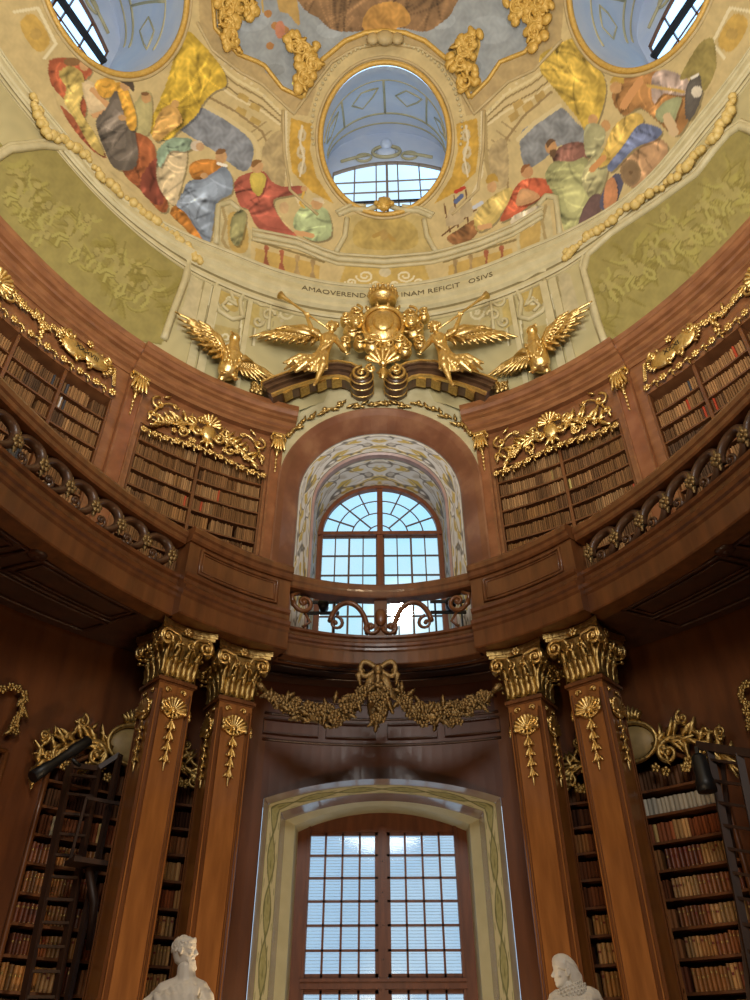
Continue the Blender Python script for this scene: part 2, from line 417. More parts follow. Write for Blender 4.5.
def vine(base, line, fill, per, amp=.3):
    def fn(U, V):
        C = np.zeros(U.shape+(3,))+np.array(base, float)
        ph = 2*PI*U/per; c = .5+amp*np.sin(ph); c2 = .5-amp*np.sin(ph)
        C = mixc(C, fill, (np.abs(V-.5) < amp*np.abs(np.sin(ph))*.72).astype(float)*.75)
        k = np.mod(U/per*2, 1)-.5
        r = np.hypot(k*per*.5, (V-.5)*.5)
        C = mixc(C, fill, ((np.sin(r*60)*.5+.5) > .6).astype(float)*(r < .17)*.8)
        for cc, w in ((c, .055), (c2, .055)): C = mixc(C, line, np.clip(1-(np.abs(V-cc)/w), 0, 1)**.5)
        lf = np.sin(ph*3+np.sin(V*9)*1.2)*np.sin(V*PI*5)
        C = mixc(C, line, ((lf > .72)*(np.abs(V-.5) < .42)).astype(float)*.55)
        C = mixc(C, line, ((V < .05) | (V > .95)).astype(float)*.6)
        return C
    return fn
me = painted_loft('painted_jamb', lj[1], LJ[1][0], lj[2], LJ[2][0], 420, 40, vine((214, 206, 164), (112, 114, 74), (168, 164, 110), 1.7, .26))
struct('trim_7', me, M['paint'])
lj.append(seg_arch(1.69, 5.62, 5.98, 0)); n1 = MB(); loft(n1, lj[3], LJ[3][0], lj[4], LJ[4][0]); loft(n1, lj[4], LJ[4][0], lj[5], 16.05); struct('trim_8', n1, mk('cream_paint', (210, 202, 158), (222, 214, 172), .5, scale=3))

# upper window niche
ZC = 13.1
def sa_(r): return semi_arch(r, ZC, 8.7)
n1 = MB(); loft(n1, sa_(2.46), 14.0, sa_(2.42), 14.0); loft(n1, sa_(2.42), 14.0, sa_(2.30), 14.12); loft(n1, sa_(2.30), 14.12, sa_(2.05), 14.42); loft(n1, sa_(2.05), 14.42, sa_(2.0), 14.5)
loft(n1, sa_(2.46), 14.0, sa_(2.46), 14.6)
struct('trim_9', n1, M['brownm'])
me = painted_loft('painted_splay', sa_(2.0), 14.5, sa_(1.70), 14.9, 620, 50, arabesque((204, 202, 196), (112, 108, 100), (186, 162, 88), (162, 154, 138)))
struct('trim_10', me, M['paint'])
n1 = MB(); loft(n1, sa_(1.70), 14.9, sa_(1.64), 14.93); loft(n1, sa_(1.64), 14.93, sa_(1.64), 15.06); struct('trim_11', n1, mk('mauve_marble', (150, 122, 116), (170, 142, 134), .35, scale=3))
me = painted_loft('painted_barrel', sa_(1.64), 15.06, semi_arch(1.62, 12.95, 8.7), 16.05, 560, 70, arabesque((210, 208, 202), (114, 108, 100), (194, 168, 90), (166, 156, 138), 1.1))
struct('trim_12', me, M['paint'])
# floor of the niche and the band of wall over the arch
n1 = MB(); n1.box((0, 15.2, 8.62), (5.0, 2.4, .16)); struct('trim_13', n1, M['wood'])
n1 = MB()
oa = [(r*math.cos(a), ZC+r*math.sin(a)) for r, a in [(min(3.6, 2.5/max(.05, abs(math.cos(PI*k/48))) if min(k, 48-k) < 12 else 3.6), PI*k/48) for k in range(49)]]
ia = [(r*math.cos(a), ZC+r*math.sin(a)) for r, a in [(2.44, PI*k/48) for k in range(49)]]
loft(n1, ia, 14.02, oa, 14.1); loft(n1, oa, 14.1, oa, 14.7); loft(n1, ia, 14.02, ia, 14.6)
struct('trim_14', n1, M['cream'])

# ------------------------------------------------------------------ windows
def sash_grid(mb, x0, x1, z0, z1, nc, nr, y, t=.022, dep=.05):
    for i in range(nc+1): mb.box((x0+(x1-x0)*i/nc, y, (z0+z1)/2), (t*(2 if i in (0, nc) else 1), dep, z1-z0+t))
    for j in range(nr+1): mb.box(((x0+x1)/2, y, z0+(z1-z0)*j/nr), (x1-x0+t, dep, t*(2 if j in (0, nr) else 1)))
def empty_struct(name):
    o = bpy.data.objects.new(name, None); COL.objects.link(o); o['kind'] = 'structure'; return o
WY = 16.1
w1 = empty_struct('window_1')
mb = MB()
out = seg_arch(1.72, 5.67, 6.03, .6); inn = [(1.49, .8), (1.49, 5.61), (-1.49, 5.61), (-1.49, .8)]
mb.box((-1.605, WY, 3.2), (.23, .16, 5.2)); mb.box((1.605, WY, 3.2), (.23, .16, 5.2))
head = [p for p in out if p[1] > 5.6]; mb.ext([(-1.72, 5.61)]+head+[(1.72, 5.61)], WY-.07, WY+.08)
for sg in (-1, 1):
    mb.box((sg*1.46, WY-.09, 3.3), (.05, .06, 5.0))
obj('frame', mb, M['frame'], w1)
mb = MB(); mb.box((0, WY-.03, 3.2), (.17, .16, 5.0)); mb.box((0, WY-.13, 3.2), (.06, .06, 5.0)); obj('mullion', mb, M['frame'], w1)
mb = MB(); mb.box((0, WY-.05, 3.03), (3.0, .2, .16)); mb.box((0, WY-.16, 3.08), (3.0, .08, .05)); obj('transom', mb, M['frame'], w1)
for sg in (-1, 1):
    a, b = sorted((sg*.11, sg*1.47))
    for z0, z1, nr in ((3.15, 5.59, 6), (.9, 2.92, 5)):
        mb = MB(); sash_grid(mb, a, b, z0, z1, 4, nr, WY-.02, .04, .06); s_ = obj('sash', mb, M['frame'], w1)
        mb = MB(); mb.box(((a+b)/2, WY+.03, (z0+z1)/2), (b-a, .008, z1-z0)); obj('glass_pane', mb, M['glass'], s_)
mb = MB()
for k in range(4): mb.ball((0, WY-.13, 3.4+.55*k), .035, 8, 5)
obj('latch', mb, M['iron'], w1)
mb = MB(); mb.box((0, 16.0, .55), (3.6, .5, .12)); obj('sill', mb, M['wood'], w1)
# pale slatted blind outside the lower window
bl = MB()
for k in range(88): bl.box((0, 16.42, .9+k*.054), (3.2, .012, .012))
tag(obj('window_blind', bl, M['blind']), 'pale slatted blind hanging behind the panes of the lower window', 'blind')

w2 = empty_struct('window_2')
z0 = 12.95
def ring(mb, r0, r1, y0, y1, zc, zb, n=40):
    po = semi_arch(r1, zc, zb, n); pi_ = semi_arch(r0, zc, zb, n)
    loft(mb, po, y0, pi_, y0); loft(mb, pi_, y0, pi_, y1); loft(mb, pi_, y1, po, y1); loft(mb, po, y1, po, y0)
mb = MB(); ring(mb, 1.53, 1.70, WY-.08, WY+.08, z0, 8.7); ring(mb, 1.49, 1.54, WY-.13, WY, z0, 8.7); obj('frame', mb, M['frame'], w2)
mb = MB(); mb.box((0, WY-.03, 11.6), (.15, .16, 5.8)); obj('mullion', mb, M['frame'], w2)
mb = MB(); mb.box((0, WY-.05, z0), (3.3, .18, .1)); obj('transom', mb, M['frame'], w2)
bar = mk('slender_glazing_bars', (96, 74, 62), rough=.5)
for sg in (-1, 1):
    a, b = sorted((sg*.08, sg*1.52)); mb = MB(); sash_grid(mb, a, b, 8.8, z0-.05, 4, 7, WY, .03, .05)
    mb.box(((a+b)/2, WY, 8.8), (.045, .06, .01)); mb.box((sg*.8, WY-.01, 10.85), (.05, .06, 4.1)); s_ = obj('sash', mb, bar, w2)
    mb = MB(); mb.box(((a+b)/2, WY+.03, (8.8+z0)/2), (b-a, .008, z0-8.8)); obj('glass_pane', mb, M['glass'], s_)
    mb = MB()
    for r in (.33, .74, 1.14): mb.tube([(sg*r*math.cos(t), WY, z0+r*math.sin(t)) for t in np.linspace(0, PI/2, 14)], .018, 6)
    for t, r in ((PI/8, .74), (PI/4, .33), (3*PI/8, .74)): mb.bar((sg*r*math.cos(t), WY, z0+r*math.sin(t)), (sg*1.52*math.cos(t), WY, z0+1.52*math.sin(t)), .04, .03)
    s_ = obj('fanlight', mb, bar, w2)
    mb = MB(); fan = [(sg*.06, z0+.04)]+[(sg*1.53*math.cos(t), z0+1.53*math.sin(t)) for t in np.linspace(0.02, PI/2-.03, 16)]; mb.ext(fan, WY+.026, WY+.034); obj('glass_pane', mb, M['glass'], s_)
# ================================================================== DRUM AND DOME
def vproj(V):
    d = V-EYE; dep = d@CF; ok = dep > .5; k = FPX/np.where(ok, dep, 1)
    x = 375+k*(d@CR); y = 500-k*(d@CU); x[~ok] = -9999; return x, y
def sm(pts, n=4):                     # closed Catmull-Rom
    P = np.array(pts, float); m = len(P); out = []
    for i in range(m):
        p0, p1, p2, p3 = P[i-1], P[i], P[(i+1) % m], P[(i+2) % m]
        for k in range(n):
            t = k/n; out.append(.5*((2*p1)+(-p0+p2)*t+(2*p0-5*p1+4*p2-p3)*t*t+(-p0+3*p1-3*p2+p3)*t**3))
    return np.array(out)
def inside(x, y, P):
    c = np.zeros(x.shape, bool); j = len(P)-1
    for i in range(len(P)):
        xi, yi, xj, yj = P[i][0], P[i][1], P[j][0], P[j][1]
        if yi != yj: c ^= ((yi > y) != (yj > y)) & (x < (xj-xi)*(y-yi)/(yj-yi)+xi)
        j = i
    return c
class Canvas:
    def __init__(s, x, y, C):
        s.x, s.y, s.C = x, y, C
        s.n1 = np.sin(x*.19+np.sin(y*.13)*2)*np.sin(y*.17+np.sin(x*.11)*2); s.n2 = np.sin(x*.61+np.sin(y*.37)*1.7)*np.sin(y*.53+np.sin(x*.41)*1.9)
    def sel(s, P):
        lo, hi = P.min(0), P.max(0)
        ix = np.nonzero((s.x >= lo[0]) & (s.x <= hi[0]) & (s.y >= lo[1]) & (s.y <= hi[1]))[0]
        return ix[inside(s.x[ix], s.y[ix], P)] if len(ix) else ix
    def poly(s, pts, col, soft=True, var=.05, fold=None, form=0):
        P = sm(pts) if soft else np.array(pts, float); col = np.array(col, float)
        if form:
            jx = s.sel(P+np.array([1.5, 1.8])); s.C[jx] *= .72
        ix = s.sel(P)
        if not len(ix): return
        k = 1+var*s.n1[ix]+var*.6*s.n2[ix]
        if fold:
            a, fr, am = fold; u = s.x[ix]*math.cos(a)+s.y[ix]*math.sin(a); w = -s.x[ix]*math.sin(a)+s.y[ix]*math.cos(a)
            k = k+am*.35*np.sin(u*fr*.45+1.6*np.sin(w*.07+u*.05))
            rs = random.Random(int(P[0][0]*7+P[0][1]*13+len(ix))); xs_, ys_ = s.x[ix], s.y[ix]; ext = max(np.ptp(P[:, 0]), np.ptp(P[:, 1]))
            for q in range(int(5+ext/5)):
                m = rs.randrange(len(ix)); x0, y0 = xs_[m], ys_[m]; an = a+PI/2+rs.uniform(-.55, .55); L = ext*rs.uniform(.2, .5); cv_ = rs.uniform(-.8, .8); sg_ = rs.choice((-1, 1)); wd = rs.uniform(.9, 2.3)
                best = np.full(len(ix), 99.0)
                for h in np.linspace(0, 1, 26):
                    qx_ = x0+L*h*math.cos(an+cv_*h); qy_ = y0+L*h*math.sin(an+cv_*h); best = np.minimum(best, np.hypot(xs_-qx_, ys_-qy_)/(1.15-.8*h))
                k = k+(-.24 if q % 2 else .2)*np.exp(-(best/wd)**2)
        s.C[ix] = (col*.77+np.array((168, 146, 106))*.23)*.97*k[:, None]
        if form:
            c = P.mean(0)
            for sc, g, sh in ((.78, 1+form*.5, 1.0), (.5, 1+form, 2.0)):
                Q = c+(P-c)*sc+np.array([-sh, -sh]); jx = s.sel(Q)
                if len(jx): s.C[jx] = s.C[jx]*(g/(1+form*.5) if sc < .7 else g)
    def ell(s, c, rx, ry, col, **k):
        t = np.linspace(0, 2*PI, 14, endpoint=False); s.poly(np.stack([c[0]+rx*np.cos(t), c[1]+ry*np.sin(t)], 1), col, soft=False, **k)
    def line(s, pts, w, col, al=1.0):
        P = np.array(pts, float); col = np.array(col, float)
        for a, b in zip(P[:-1], P[1:]):
            lo = np.minimum(a, b)-w; hi = np.maximum(a, b)+w
            ix = np.nonzero((s.x >= lo[0]) & (s.x <= hi[0]) & (s.y >= lo[1]) & (s.y <= hi[1]))[0]
            if not len(ix): continue
            d = b-a; t = np.clip(((s.x[ix]-a[0])*d[0]+(s.y[ix]-a[1])*d[1])/max(1e-6, d@d), 0, 1)
            r = np.hypot(s.x[ix]-a[0]-t*d[0], s.y[ix]-a[1]-t*d[1]); ix = ix[r < w]
            s.C[ix] = s.C[ix]*(1-al)+col*al
FLESH = (206, 160, 112)
def paint_left(c):
    c.poly([(200, 108), (225, 120), (250, 140), (253, 158), (243, 172), (215, 152), (186, 134), (178, 126)], (126, 138, 158), var=.12)
    c.line([(204, 106), (228, 119), (252, 137), (258, 150), (258, 190)], 2.2, (206, 188, 140)); c.line([(210, 98), (236, 112), (262, 132), (270, 150), (268, 185)], 1.2, (150, 128, 88))
    for a in ((240, 92), (252, 102), (238, 106), (252, 116)): c.poly([a, (a[0]+9, a[1]+5), (a[0]+7, a[1]+11), (a[0]-3, a[1]+5)], (198, 168, 92), soft=False)
    c.poly([(262, 150), (282, 132), (284, 190), (268, 190)], (186, 166, 120), var=.1)
    c.poly([(187, 31), (200, 42), (212, 55), (224, 72), (226, 86), (214, 92), (204, 102), (196, 116), (180, 130), (168, 140), (152, 136), (150, 124), (158, 104), (166, 84), (172, 64), (176, 46)], (206, 172, 52), var=.12, fold=(.5, .45, .14), form=.12)
    c.poly([(152, 134), (160, 112), (172, 104), (178, 110), (182, 122), (170, 132), (158, 142)], (216, 168, 92), fold=(1, .6, .1), form=.1); c.ell((175, 104), 4, 4, (214, 168, 100))
    c.poly([(128, 122), (138, 98), (150, 92), (152, 120), (148, 134), (134, 140)], (176, 170, 118), form=.1); c.ell((146, 98), 5, 5.5, (206, 158, 104)); c.ell((145, 94), 4, 2, (120, 82, 50))
    c.poly([(130, 134), (152, 142), (158, 168), (168, 205), (160, 212), (140, 190), (122, 170)], (160, 82, 48), fold=(.6, .5, .2), form=.15)
    c.poly([(148, 166), (158, 160), (164, 190), (160, 206), (144, 196), (140, 182)], (124, 52, 44), fold=(.2, .5, .15))
    c.poly([(48, 64), (58, 58), (84, 60), (92, 72), (78, 88), (86, 104), (82, 120), (66, 102), (52, 86)], (172, 80, 54), fold=(.9, .5, .18), form=.15)
    c.poly([(60, 106), (74, 118), (96, 140), (106, 158), (94, 152), (74, 130)], (168, 84, 58), fold=(.8, .6, .15))
    c.poly([(58, 74), (70, 66), (82, 74), (84, 90), (80, 110), (96, 136), (104, 156), (90, 146), (76, 122), (64, 102), (66, 88)], (198, 176, 98), fold=(1, .5, .12), form=.15)
    c.ell((72, 62), 9, 4.5, (130, 92, 58)); c.ell((84, 66), 5, 5, FLESH)
    c.poly([(82, 84), (92, 82), (102, 96), (112, 108), (110, 113), (92, 116), (86, 104)], (222, 200, 160), form=.12); c.line([(92, 90), (104, 102), (111, 110), (94, 116)], 2.6, FLESH)
    c.poly([(94, 84), (104, 78), (114, 80), (118, 92), (108, 98), (100, 96)], (216, 160, 58), fold=(.7, .7, .12), form=.12)
    c.poly([(96, 120), (106, 108), (114, 92), (124, 96), (132, 118), (136, 140), (138, 156), (132, 170), (114, 168), (104, 150), (98, 134)], (86, 82, 82), fold=(1.2, .4, .2), form=.25)
    c.poly([(116, 84), (124, 84), (130, 96), (136, 116), (135, 130), (128, 128), (122, 108)], (214, 158, 56), fold=(.8, .6, .15), form=.12)
    c.ell((125, 85), 5, 6, FLESH); c.poly([(120, 78), (128, 76), (134, 84), (133, 92), (128, 86), (121, 82)], (58, 50, 48)); c.ell((122, 118), 4, 3, FLESH)
    c.poly([(160, 152), (174, 141), (186, 148), (186, 166), (180, 190), (174, 206), (160, 190), (156, 170)], (216, 198, 160), fold=(1.3, .45, .12), form=.12)
    c.poly([(157, 152), (170, 139), (190, 139), (192, 148), (184, 152), (170, 152), (160, 168)], (134, 168, 148), fold=(.6, .6, .12), form=.12)
    c.ell((197, 146), 7, 5.5, (226, 212, 192)); c.ell((200, 147), 4, 4.5, (212, 170, 126))
    c.poly([(176, 206), (190, 214), (206, 244), (196, 242), (184, 228), (170, 214)], (182, 112, 42), fold=(.9, .5, .15), form=.12)
    c.poly([(189, 166), (200, 160), (214, 160), (226, 166), (222, 178), (204, 182), (192, 178)], (176, 110, 42), fold=(.7, .6, .15), form=.15)
    c.poly([(180, 198), (188, 182), (200, 180), (212, 174), (224, 167), (232, 178), (231, 194), (220, 200), (215, 210), (213, 226), (208, 244), (196, 230), (186, 214), (176, 206)], (124, 146, 178), fold=(1.5, .42, .22), form=.2)
    c.ell((221, 157), 6, 7, FLESH); c.poly([(215, 153), (219, 149), (226, 150), (224, 153), (218, 155)], (120, 80, 50)); c.ell((204, 176), 4, 3, FLESH); c.line([(218, 164), (226, 166)], 1.5, (236, 230, 214))
    c.poly([(296, 214), (304, 206), (316, 206), (328, 212), (331, 236), (312, 241), (294, 228)], (166, 190, 142), fold=(1, .45, .16), form=.15); c.ell((317, 204), 6, 6, (206, 160, 110)); c.poly([(312, 199), (322, 198), (324, 204), (318, 202)], (228, 214, 180))
    c.ell((284, 208), 5, 6, (212, 176, 130)); c.line([(296, 233), (312, 236)], 2.5, FLESH)
    c.poly([(234, 188), (238, 178), (250, 173), (264, 172), (272, 182), (284, 187), (302, 186), (303, 193), (288, 196), (274, 200), (276, 212), (286, 226), (297, 238), (272, 236), (256, 226), (248, 210), (240, 206)], (166, 76, 66), fold=(1.1, .5, .2), form=.18)
    c.poly([(250, 176), (258, 172), (266, 178), (260, 196), (252, 190)], (200, 180, 78), form=.12); c.ell((257, 167), 6.5, 6.5, FLESH); c.poly([(251, 164), (255, 160), (262, 161), (258, 164), (253, 168)], (130, 88, 48)); c.ell((304, 189), 3.5, 3, FLESH)
    c.line([(304, 192), (300, 204), (304, 208)], 1.2, (206, 170, 80))
    c.poly([(232, 218), (240, 210), (246, 214), (244, 232), (238, 246), (230, 238)], (138, 140, 96), fold=(.7, .7, .2), form=.1)
def paint_right(c):
    c.poly([(520, 136), (534, 122), (548, 114), (562, 108), (576, 122), (592, 140), (560, 146), (546, 158), (526, 168)], (132, 142, 156), var=.12)
    c.line([(518, 140), (534, 124), (560, 106)], 2.2, (208, 192, 146)); c.line([(508, 190), (506, 140), (524, 116), (552, 92)], 1.2, (150, 128, 88))
    for a in ((508, 116), (522, 106), (512, 104), (534, 96)): c.poly([a, (a[0]+9, a[1]-6), (a[0]+12, a[1]), (a[0]+3, a[1]+7)], (190, 160, 92), soft=False)
    c.poly([(489, 150), (506, 140), (508, 182), (494, 186)], (186, 166, 122), var=.1)
    c.poly([(540, 56), (552, 48), (570, 39), (590, 36), (595, 46), (598, 62), (606, 84), (604, 104), (598, 122), (590, 142), (580, 122), (566, 104), (552, 86), (541, 72)], (206, 174, 70), var=.12, fold=(2.2, .45, .14), form=.12)
    c.poly([(447, 238), (458, 230), (474, 220), (480, 224), (474, 238), (456, 245)], (132, 86, 52), fold=(2.6, .7, .12))
    for a, b in (((450, 232), (444, 204)), ((458, 228), (454, 196)), ((468, 224), (466, 190)), ((442, 236), (476, 210)), ((446, 218), (470, 200))): c.line([a, b], .8, (110, 78, 50))
    c.poly([(446, 226), (452, 206), (460, 214), (464, 222)], (196, 178, 140)); c.poly([(460, 216), (464, 200), (472, 204), (472, 216)], (188, 172, 136))
    c.line([(456, 192), (464, 188)], 2, (178, 66, 50)); c.line([(456, 202), (462, 196)], 2.2, (90, 104, 140)); c.line([(474, 208), (482, 203)], 1.8, (190, 196, 206))
    c.poly([(474, 218), (484, 204), (496, 194), (510, 188), (513, 196), (504, 210), (494, 224), (478, 232)], (206, 182, 104), fold=(2.4, .45, .14), form=.14)
    c.ell((492, 187), 5, 6, FLESH); c.poly([(486, 184), (488, 176), (495, 174), (499, 182), (494, 181)], (186, 148, 60)); c.line([(480, 228), (490, 226)], 2.6, FLESH)
    c.poly([(500, 222), (508, 204), (514, 190), (522, 181), (534, 178), (546, 180), (556, 188), (548, 197), (534, 203), (518, 214)], (196, 86, 60), fold=(2.3, .42, .2), form=.2)
    c.poly([(516, 204), (520, 190), (530, 190), (540, 196), (536, 201), (522, 206)], (208, 156, 110), form=.12); c.ell((527, 172), 6.5, 6.5, (204, 150, 104)); c.poly([(521, 170), (524, 165), (531, 165), (526, 168), (522, 174)], (140, 84, 48))
    c.poly([(512, 218), (528, 210), (541, 206), (538, 222), (514, 232)], (226, 216, 192), fold=(2.9, .9, .12))
    c.poly([(553, 156), (562, 146), (578, 142), (590, 148), (588, 158), (568, 166), (556, 164)], (126, 82, 78), fold=(.6, .5, .14), form=.15)
    c.poly([(545, 178), (554, 162), (572, 162), (586, 158), (592, 174), (598, 190), (600, 206), (588, 230), (570, 237), (560, 218), (556, 198)], (152, 158, 110), fold=(1.4, .38, .2), form=.22)
    c.ell((551, 147), 6, 7, (196, 146, 98)); c.poly([(546, 144), (550, 139), (556, 141), (552, 143), (548, 148)], (92, 62, 44)); c.poly([(550, 151), (556, 150), (555, 157), (551, 157)], (92, 66, 48))
    c.poly([(582, 178), (590, 160), (604, 148), (610, 160), (604, 186), (596, 200), (588, 196)], (170, 170, 128), fold=(1, .6, .15), form=.12)
    c.poly([(582, 212), (592, 196), (602, 196), (600, 214), (588, 232), (578, 232)], (92, 70, 78), form=.1); c.ell((593, 120), 5, 5.5, (210, 160, 108)); c.ell((606, 126), 5, 6, (200, 150, 96))
    c.poly([(586, 126), (598, 124), (606, 134), (600, 150), (588, 158), (584, 142)], (168, 170, 130), fold=(.8, .6, .15))
    c.poly([(612, 98), (618, 84), (632, 74), (652, 70), (676, 80), (690, 104), (688, 122), (676, 136), (656, 120), (640, 108), (624, 116)], (164, 114, 66), fold=(.9, .4, .16), form=.16)
    c.ell((616, 88), 6, 6, (208, 158, 104)); c.poly([(610, 84), (614, 76), (622, 76), (624, 84), (616, 82)], (206, 168, 72)); c.line([(640, 82), (630, 96), (624, 106)], 4, (206, 152, 100))
    c.poly([(652, 78), (664, 70), (682, 76), (692, 86), (684, 96), (664, 94), (654, 104)], (188, 168, 164), fold=(.4, .6, .12), form=.1)
    c.poly([(656, 112), (668, 100), (682, 98), (678, 112), (674, 122), (660, 122)], (152, 164, 124), form=.12); c.line([(668, 118), (674, 132)], 5, (206, 180, 140)); c.line([(648, 86), (684, 92)], 1.6, (196, 164, 92))
    c.poly([(604, 190), (616, 174), (624, 180), (618, 200), (608, 214), (600, 206)], (70, 76, 112)); c.poly([(606, 184), (614, 178), (618, 196), (610, 216), (604, 206)], (202, 134, 94), form=.1)
    c.poly([(620, 168), (640, 148), (656, 138), (668, 146), (664, 160), (648, 178), (632, 188)], (184, 144, 108), fold=(2.4, .5, .1), form=.1); c.ell((631, 173), 10.5, 13.5, (146, 120, 90)); c.ell((631, 173), 8.5, 11.5, (128, 104, 78)); c.ell((631, 173), 2, 2, (96, 74, 54))
    c.poly([(604, 150), (612, 130), (624, 118), (638, 113), (644, 121), (634, 134), (618, 156), (602, 168), (596, 164)], (216, 182, 92), fold=(2.3, .5, .14), form=.15); c.line([(604, 158), (596, 166), (592, 170)], 3, (206, 150, 96))
    c.poly([(608, 166), (622, 148), (636, 128), (646, 124), (662, 130), (656, 140), (636, 148), (622, 162), (612, 172)], (94, 114, 166), fold=(2.3, .5, .2), form=.2)
    c.poly([(686, 92), (692, 78), (700, 74), (703, 92), (694, 116), (686, 118)], (72, 72, 76), form=.15); c.ell((697, 92), 5.5, 6, (228, 222, 206)); c.line([(692, 78), (698, 74)], 2, (226, 220, 206))
    c.poly([(680, 78), (700, 44), (714, 40), (716, 70), (704, 92), (700, 74), (690, 78)], (148, 136, 76), var=.1)
SKY = [(213, -60), (215, 28), (238, 54), (258, 62), (265, 66), (282, 88), (303, 98), (310, 78), (322, 60), (345, 41), (384, 31), (425, 41), (450, 62), (463, 82), (470, 98), (488, 80), (500, 62), (525, 52), (543, 30), (548, -60)]
MUR_L = [(44, 60), (60, 50), (92, 76), (120, 86), (150, 88), (172, 60), (187, 30), (206, 40), (228, 72), (236, 100), (258, 118), (286, 130), (300, 190), (334, 205), (335, 238), (310, 243), (250, 240), (214, 246), (196, 242), (160, 214), (110, 172), (84, 140), (58, 108)]
MUR_R = [(440, 240), (444, 200), (470, 186), (490, 150), (506, 130), (540, 100), (538, 52), (570, 36), (596, 34), (606, 62), (640, 70), (668, 66), (700, 40), (720, 36), (716, 80), (690, 126), (650, 184), (612, 220), (572, 240), (556, 200), (520, 232), (476, 240)]
def paint_dome(c):
    # frame round the sky opening
    c.poly([(196, -60), (200, 30), (212, 52), (240, 74), (262, 84), (292, 114), (308, 116), (318, 84), (334, 62), (352, 50), (387, 42), (424, 50), (442, 64), (458, 84), (466, 116), (482, 112), (510, 80), (534, 72), (560, 48), (570, -60)], (190, 166, 116), soft=False, var=.05)
    c.poly(SKY, (150, 164, 178), soft=False, var=.05)
    for p, r, k in (((250, 20), 20, 1.15), ((300, 60), 16, .9), ((490, 30), 24, 1.12), ((470, 66), 12, .88), ((275, 70), 10, .82), ((520, 20), 14, .85), ((440, 20), 16, 1.2), ((330, 30), 14, 1.18)):
        c.ell(p, r, r*.6, np.array((150, 164, 178))*(1+(k-1)*.6), var=.05)
    c.poly([(290, -40), (300, 4), (318, 18), (332, 30), (352, 32), (372, 30), (400, 28), (424, 32), (440, 24), (454, 8), (460, -40)], (134, 100, 68), var=.08, fold=(.4, .16, .1))
    c.poly([(364, 30), (370, 8), (396, 2), (410, 16), (404, 27)], (196, 142, 66), var=.12); c.poly([(276, -30), (278, 8), (288, 14), (300, 24), (290, -30)], (196, 160, 90))
    for pts in ([(290, 44), (302, 40), (314, 48), (318, 60), (308, 72), (304, 92), (292, 84), (298, 66)], [(222, -20), (246, -4), (252, 20), (236, 22), (232, 44), (220, 36), (216, 0)], [(470, 92), (462, 66), (448, 50), (466, 36), (480, 40), (478, 56), (474, 70), (482, 82)], [(512, 4), (530, -10), (548, -10), (548, 30), (536, 40), (532, 16), (518, 18)]):
        c.poly(pts, (194, 156, 70), var=.1, fold=(1, .7, .18))
    for p in ((268, 14), (285, 30), (275, 26), (270, 46)): c.ell(p, 4, 4, (176, 120, 66))
    c.ell((280, 30), 5, 9, (204, 128, 100)); c.line([(262, 0), (263, 12)], 1, (190, 160, 90))
    for sg in (-1, 1):
        m = lambda p: [(384+sg*(384-x), y) for x, y in p]
        for k, (w_, col) in enumerate(((1.4, (214, 198, 150)), (.9, (146, 126, 84)), (1.8, (204, 184, 136)), (.8, (140, 120, 80)), (1.2, (216, 200, 156)))):
            o = 4+4.2*k; c.line(m([(212-o*.3, 56+o), (238-o*.2, 76+o), (262, 90+o), (282-o*.1, 112+o*.6)]), w_, col)
        for k in range(13):
            t = k/12; c.ell(m([(206+78*t, 52+64*t-6*math.sin(PI*t))])[0], 1.6, 1.6, (222, 208, 166))
        c.line(m([(283, 116), (282, 156), (276, 190)]), 2.2, (170, 150, 104)); c.line(m([(270, 152), (268, 186)]), 3.5, (170, 150, 108)); c.line(m([(276, 150), (274, 186)]), 1.2, (214, 198, 150))
        for k in range(5): c.line(m([(252+6*k, 132+9*k), (266+5*k, 122+9*k)]), .8, (160, 140, 98))
    # yellow panels beside the round opening, architecture, parapet
    for sg in (-1, 1):
        m = lambda p: [(384+sg*(384-x), y) for x, y in p]
        c.poly(m([(291, 118), (312, 124), (310, 150), (316, 176), (334, 204), (312, 192), (292, 172), (289, 146)]), (208, 164, 62), soft=False, var=.08)
        for p in ((302, 135), (301, 152), (302, 168)): c.ell(m([p])[0], 4.5, 6.5, (206, 194, 160)); c.ell(m([p])[0], 2, 3, (176, 150, 92))
        c.line(m([(302, 126), (300, 142), (304, 158), (300, 176)]), 1.1, (214, 202, 170)); c.line(m([(286, 112), (286, 175), (300, 205)]), 1.4, (214, 200, 160))
        c.poly(m([(256, 248), (310, 262), (320, 266), (318, 292), (300, 288), (252, 272)]), (206, 172, 92), soft=False, var=.04)
        for k in range(4):
            x = 264+k*15.5; y = 246+k*4.6
            col = (160, 84, 60) if k < 2 else (168, 142, 96)
            c.poly(m([(x, y), (x+5, y+1), (x+3, y+10), (x+6, y+22), (x+5, y+28), (x-1, y+27), (x-2, y+21), (x+1, y+10)]), col, var=.1)
        c.line(m([(246, 238), (300, 254), (324, 262)]), 1.2, (140, 122, 80)); c.line(m([(250, 274), (300, 290), (322, 295)]), 1.2, (226, 218, 180))
        c.poly(m([(218, 206), (236, 206), (252, 232), (250, 262), (220, 256), (214, 240)]), (208, 196, 150), soft=False)
        c.poly(m([(228, 216), (240, 214), (248, 232), (246, 252), (230, 248)]), (204, 172, 96), soft=True)
        c.line(m([(222, 206), (226, 222), (222, 240), (230, 252)]), 1.6, (168, 148, 102))
        # outer field beyond the side windows
        c.poly(m([(20, 22), (34, 14), (50, 40), (40, 52), (28, 42)]), (210, 172, 84), var=.06); c.ell(m([(36, 34)])[0], 6, 6, (188, 156, 82))
        c.line(m([(14, 12), (38, 8), (56, 44), (44, 58)]), 1.6, (224, 212, 172))
    c.poly([(346, 264), (424, 264), (434, 292), (336, 292)], (208, 178, 96), soft=False)
